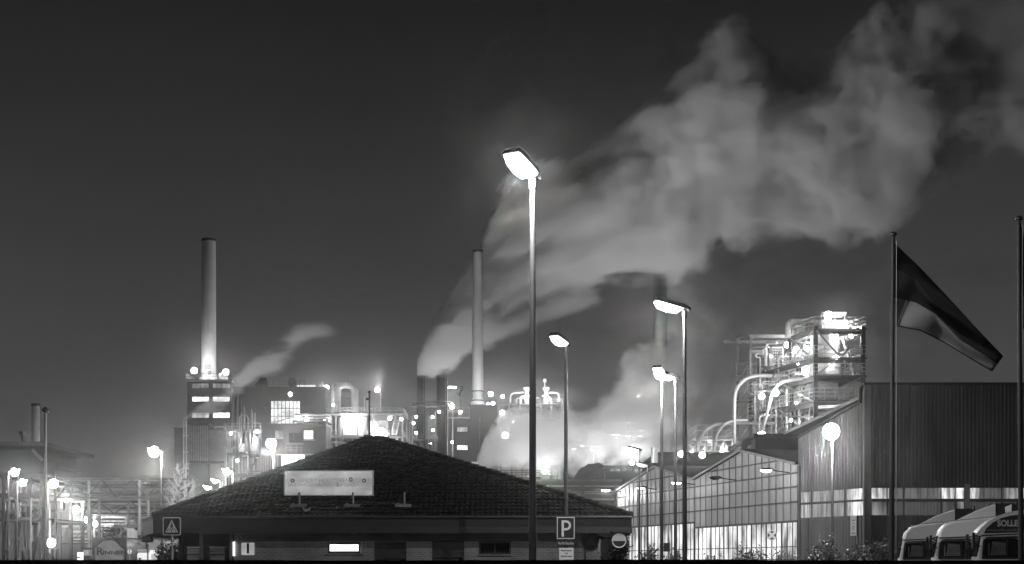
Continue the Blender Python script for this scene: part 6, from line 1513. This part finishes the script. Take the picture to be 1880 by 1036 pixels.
# tank container on its truck
Y = 104.0; MT['tank_paint'] = mat('tank_paint', .2, .5, var=.3, scale=1.5)
tcn = thing('tank_container', 'framed tank container end, its pale round end lettered with a big initial R', 'tank container', (PX(201, Y), Y, 0))
x0, x1, z0, z1 = PX(170, Y), PX(232, Y), 1.15, PZ(987, Y); W_ = x1 - x0; c = ((x0 + x1) / 2, (z0 + z1) / 2)
q = MB()
for x in (x0 + .07, x1 - .07):
    for y in (Y, Y + 6): q.box((x - .07, y, z0), (x + .07, y + .14, z1))
for z in (z0 + .06, z1 - .06):
    for y in (Y, Y + 6): q.box((x0 + .14, y, z - .06), (x1 - .14, y + .14, z + .06))
    for x in (x0 + .07, x1 - .07): q.box((x - .06, Y + .14, z - .05), (x + .06, Y + 6, z + .05))
for sx_ in (-1, 1):
    for sz_ in (1,):
        cx_, cz_ = (x1 if sx_ > 0 else x0), (z1 if sz_ > 0 else z0)
        q.prism([V((cx_ - sx_ * .14, Y + .03, cz_ - sz_ * .12)), V((cx_ - sx_ * .85, Y + .03, cz_ - sz_ * .12)), V((cx_ - sx_ * .14, Y + .03, cz_ - sz_ * .78))], (0, .05, 0))
q.build('frame', MT['steel_dark'], tcn)
rad = (z1 - z0) / 2 - .02
q = MB(); cc = V((c[0], Y + .35, c[1])); q.tube([cc, cc + V((0, .12, 0)), cc + V((0, 5.4, 0)), cc + V((0, 5.6, 0))], [rad * .93, rad, rad, rad * .9], 32); tk_ = q.build('tank', MT['tank_paint'], tcn, smooth=30)
q = MB(); q.box((x0 + .14, Y + .22, z0 + .12), (x1 - .14, Y + .3, (z0 + z1) / 2 + .25)); q.prism([V((x0 + .14, Y + .22, c[1] + .25)), V((x1 - .14, Y + .22, c[1] + .25)), V((x1 - .75, Y + .22, z1 - .13)), V((x0 + .75, Y + .22, z1 - .13))], (0, .08, 0)); q.build('end_plate', MT['tank_paint'], tcn)
lettering('R', .78, MT['black'], tcn, (PX(181.5, Y), Y + .21, PZ(1013, Y)), bold=.02, sx=1.1)
lettering('INNEN', .36, MT['black'], tcn, (PX(209, Y), Y + .21, PZ(1015, Y)), bold=.012, sx=1.62)
for k, (py, l) in enumerate(((995, .9), (998.5, .5))): q = MB(); q.box((c[0] - l * .55, Y + .213, PZ(py, Y) - .03), (c[0] + l * .45, Y + .217, PZ(py, Y) + .03)); q.build('printed_row', MT['steel'], tcn)
for px in (192, 206): q = MB(); p = V((PX(px, Y), Y + .215, PZ(1024, Y))); q.prism([p + V((-.17, 0, 0)), p + V((0, 0, -.17)), p + V((.17, 0, 0)), p + V((0, 0, .17))], (0, -.004, 0)); q.build('hazard_mark', MT['steel'], tcn)
q = MB(); q.box((x0 + .3, Y + .2, .6), (x0 + .5, Y + 7, 1.14)); q.box((x1 - .5, Y + .2, .6), (x1 - .3, Y + 7, 1.14)); q.build('chassis', MT['steel_dark'], tcn)
for s_ in (x0 + .35, x1 - .35):
    for yy in (1.0, 2.4, 5.6): q = MB(); q.tube([(s_ - .25, Y + yy, .5), (s_ + .25, Y + yy, .5)], .5, 18); q.build('wheel', MT['rubber'], tcn, smooth=40)
# cab side of another vehicle behind it
Y = 112.0; r = thing('parked_lorry', 'dark lorry front with two bright lamps left of the tank container', 'lorry', (PX(158, Y), Y, 0))
q = MB(); rings = [[(PX(151, Y), Y + d, .6), (PX(172, Y), Y + d, .6), (PX(172, Y), Y + d, PZ(1006 + k, Y)), (PX(151, Y), Y + d, PZ(1006 + k, Y))] for d, k in ((0, 3), (.2, 0), (2.2, 0))]; loft(q, rings); q.build('cab', MT['steel_dark'], r)
q = MB(); q.box((PX(153, Y), Y - .03, PZ(1020, Y)), (PX(169, Y), Y - .004, PZ(1010, Y))); q.build('windscreen', emit('cab_glow', .25, .6, 2), r)
q = MB(); q.tube([(PX(152, Y), Y + .5, .5), (PX(157, Y), Y + .5, .5)], .5, 16); q.tube([(PX(167, Y), Y + .5, .5), (PX(172, Y), Y + .5, .5)], .5, 16); q.build('wheel', MT['rubber'], r, smooth=40)
Y = 110.0
q = MB(); q.pbox(142, 1014, 150, 1022.5, Y, .4); q.pbox(142, 1025, 150, 1033, Y, .4); q.box((PX(144, Y), Y + .41, 0), (PX(148, Y), Y + .7, PZ(1014, Y)))
tag(q.build('lit_marker', emit('lit_marker_panel', 1.6), None, loc=(PX(146, Y), Y, 0)), 'pair of stacked glowing white squares left of the tank container', 'light')
Y = 100.0; r = thing('white_van', 'pale van rear with rounded roof corners beside the farther crossing sign post', 'van', (PX(264, Y), Y, 0))
q = MB(); rings = []
for d, k in ((0, .9), (.15, 1), (4.6, 1), (4.8, .9)):
    xa, xb, zt_ = PX(251, Y), PX(278, Y), PZ(1010, Y); cx_ = (xa + xb) / 2; hw = (xb - xa) / 2 * k
    rings.append([V((cx_ - hw, Y + d, .4)), V((cx_ + hw, Y + d, .4)), V((cx_ + hw, Y + d, zt_ - .3)), V((cx_ + hw - .2, Y + d, zt_ - .1 + .1 * k)), V((cx_ - hw + .2, Y + d, zt_ - .1 + .1 * k)), V((cx_ - hw, Y + d, zt_ - .3))])
loft(q, rings); q.build('body', MT['white'], r, smooth=30)
q = MB(); q.pbox(253, 1008.5, 275, 1013.5, Y - .05, .04); q.build('rear_window', MT['steel'], r)
lettering('F', .4, MT['black'], r, (PX(257, Y), Y - .02, PZ(1029, Y)), bold=.02)
for px in (253, 275): q = MB(); q.tube([(PX(px, Y) - .1, Y + .9, .38), (PX(px, Y) + .1, Y + .9, .38)], .38, 16); q.build('wheel', MT['rubber'], r, smooth=40)
Y = 96.0; r = thing('direction_sign', 'small round sign with an upright arrow beside the tank container', 'sign', (PX(238, Y), Y, 0))
q = MB(); q.tube([(PX(238, Y), Y + .05, 0), (PX(238, Y), Y + .05, PZ(1009, Y))], .03, 8); q.build('post', MT['steel_light'], r)
q = MB(); q.disc((PX(238, Y), Y, PZ(1013, Y)), M_(5, Y), (0, -1, 0), .02); q.build('rim', MT['steel_dark'], r)
q = MB(); q.disc((PX(238, Y), Y - .012, PZ(1013, Y)), M_(4.2, Y), (0, -1, 0), .006); q.build('field', MT['white'], r)
q = MB(); c_ = V((PX(238, Y), Y - .017, PZ(1013, Y))); q.bar(c_ - UP * .1, c_ + UP * .06, .04, .004, up=V((0, 1, 0))); q.prism([c_ + V((-.06, -.003, .05)), c_ + V((.06, -.003, .05)), c_ + V((0, -.003, .13))], (0, -.003, 0)); q.build('arrow', MT['black'], r)

# ------------------------------------------------------------------ trees and shrubs
def leaf_quad(mb, c, s, rnd):
    a = V((rnd.gauss(0, 1), rnd.gauss(0, 1), rnd.gauss(0, 1))).normalized(); b = a.cross(V((rnd.gauss(0, 1), rnd.gauss(0, 1), rnd.gauss(0, 1)))).normalized()
    mb.add([c - a * s, c + b * s * .5, c + a * s, c - b * s * .5], [(0, 1, 2, 3)])
def bare_tree(label, px, Y, top, spread, seed, leaves=240):
    rnd = random.Random(seed); x = PX(px, Y); H = PZ(top, Y)
    r = thing('bare_tree', label, 'tree', (x, Y, 0))
    tips = []; cr = MB(); tr = MB()
    tr.tube([(x, Y, 0), (x + .05, Y, H * .3), (x - .03, Y, H * .6), (x + .04, Y, H * .95)], [.16, .12, .08, .02], 10)
    def grow(p, d, l, rad, lev):
        n = 3; pts = [p]
        for i in range(n): d = (d + V((rnd.gauss(0, .16), rnd.gauss(0, .16), rnd.gauss(.05, .1)))).normalized(); pts.append(pts[-1] + d * l / n)
        cr.tube(pts, [rad * (1 - .7 * i / n) for i in range(n + 1)], 5 if lev < 2 else 4)
        if lev < 3:
            for k in range(rnd.randint(3, 5)):
                t = rnd.uniform(.25, 1); q_ = pts[min(n, int(t * n))]; dd = (d + V((rnd.gauss(0, .6), rnd.gauss(0, .6), rnd.gauss(.2, .4)))).normalized(); grow(q_, dd, l * rnd.uniform(.35, .6), rad * .5, lev + 1)
        else: tips.append(pts[-1])
    for i in range(22):
        z = H * (.28 + .66 * i / 22); a = i * 2.4; up = .45 + .5 * i / 22
        grow(V((x, Y, z)), V((math.cos(a), math.sin(a), up)).normalized(), spread * (1.05 - .75 * i / 22), .045, 1)
    tr.build('trunk', MT['bark'], r, smooth=50); 
    for k in range(leaves): leaf_quad(cr, rnd.choice(tips) + V((rnd.gauss(0, .08), rnd.gauss(0, .08), rnd.gauss(0, .08))), .05, rnd)
    cr.build('crown', MT['bark_pale'], r)
MT['bark_pale'] = mat('pale_twig', .3, .8, var=.3, scale=3)
bare_tree('bare branching tree, lit pale, behind the left roof slope', 330, 103, 846, 2.7, 5)
def shrub(label, x0, x1, top, Y, seed, n=1600, ls=.07, m='leaf', cat='shrub', conic=False, base=0.0, name='shrub'):
    rnd = random.Random(seed); xa, xb, H = PX(x0, Y), PX(x1, Y), PZ(top, Y); cx_ = (xa + xb) / 2; hw = (xb - xa) / 2
    r = thing(name, label, cat, (cx_, Y, 0))
    st = MB(); lf = MB(); stems = []
    for k in range(16 if not conic else 40):
        a = rnd.uniform(0, 6.28); t = rnd.uniform(.1, 1) ** .6
        if conic: p0 = V((cx_, Y, H * rnd.uniform(.05, .92))); rr = hw * (1.02 - p0.z / H * .85); p2 = p0 + V((math.cos(a) * rr, math.sin(a) * rr, .25)); pts = [p0, p0.lerp(p2, .5) + UP * .04, p2]
        else: p0 = V((cx_ + rnd.uniform(-.5, .5) * hw, Y + rnd.uniform(-.3, .3), 0)); p2 = V((cx_ + math.cos(a) * hw * t, Y + math.sin(a) * min(hw, 1.6) * t, H * rnd.uniform(.72, 1.06) * (1 - .25 * t * t))); pts = [p0, p0.lerp(p2, .55) + V((rnd.gauss(0, .1), 0, .15)), p2]
        st.tube(pts, [.03, .018, .006], 5); stems.append(pts)
    if conic: st.tube([(cx_, Y, 0), (cx_, Y, H)], [.09, .01], 8)
    st.build('stem', MT['bark'], r)
    for k in range(n):
        pts = rnd.choice(stems); t = rnd.uniform(.15, 1) ** .7; i = 0 if t < .5 else 1
        p = pts[i].lerp(pts[i + 1], (t - .5 * i) * 2); sg = .10 if conic else .13 + .05 * (1 - t)
        leaf_quad(lf, p + V((rnd.gauss(0, sg), rnd.gauss(0, sg), rnd.gauss(0, sg))), ls * rnd.uniform(.6, 1.3), rnd)
    lf.build('foliage', MT[m], r)
shrub('dark dense cone-shaped evergreen below the round white and black sign', 1113, 1166, 978, 62, 1, 5200, .075, 'leaf_dark', cat='evergreen', conic=True, name='evergreen')
shrub('low leafy shrub at the foot of the gatehouse end wall, left of the cone evergreen', 1097, 1124, 1012, 60.5, 2, 900)
shrub('leafy shrub between the cone evergreen and the pale lamp pole', 1168, 1212, 1006, 64, 3, 1500)
shrub('small leafy shrub under the dark pole box', 1214, 1262, 1013, 66, 4, 1300)
shrub('leafy shrub right of the tall black lamp pole', 1264, 1330, 1017, 68, 5, 1300)
shrub('pale-tipped shrub just left of the no stopping sign', 1330, 1412, 1004, 69, 6, 2300)
shrub('low shrub under the bright doorway, right of the no stopping sign', 1412, 1468, 1010, 70, 7, 1400)
shrub('tall feathery shrub at the foot of the star-like street lamp', 1470, 1545, 988, 66, 8, 2600)
shrub('thin leafy shrub between the star-like lamp and the flagpole', 1545, 1600, 998, 65, 9, 1800)
shrub('dark shrub beside the leftmost truck, behind the flagpole', 1588, 1652, 982, 63, 10, 2200)
shrub('lit small-leaved shrub behind the nearer crossing sign', 283, 338, 978, 72, 11, 2600)
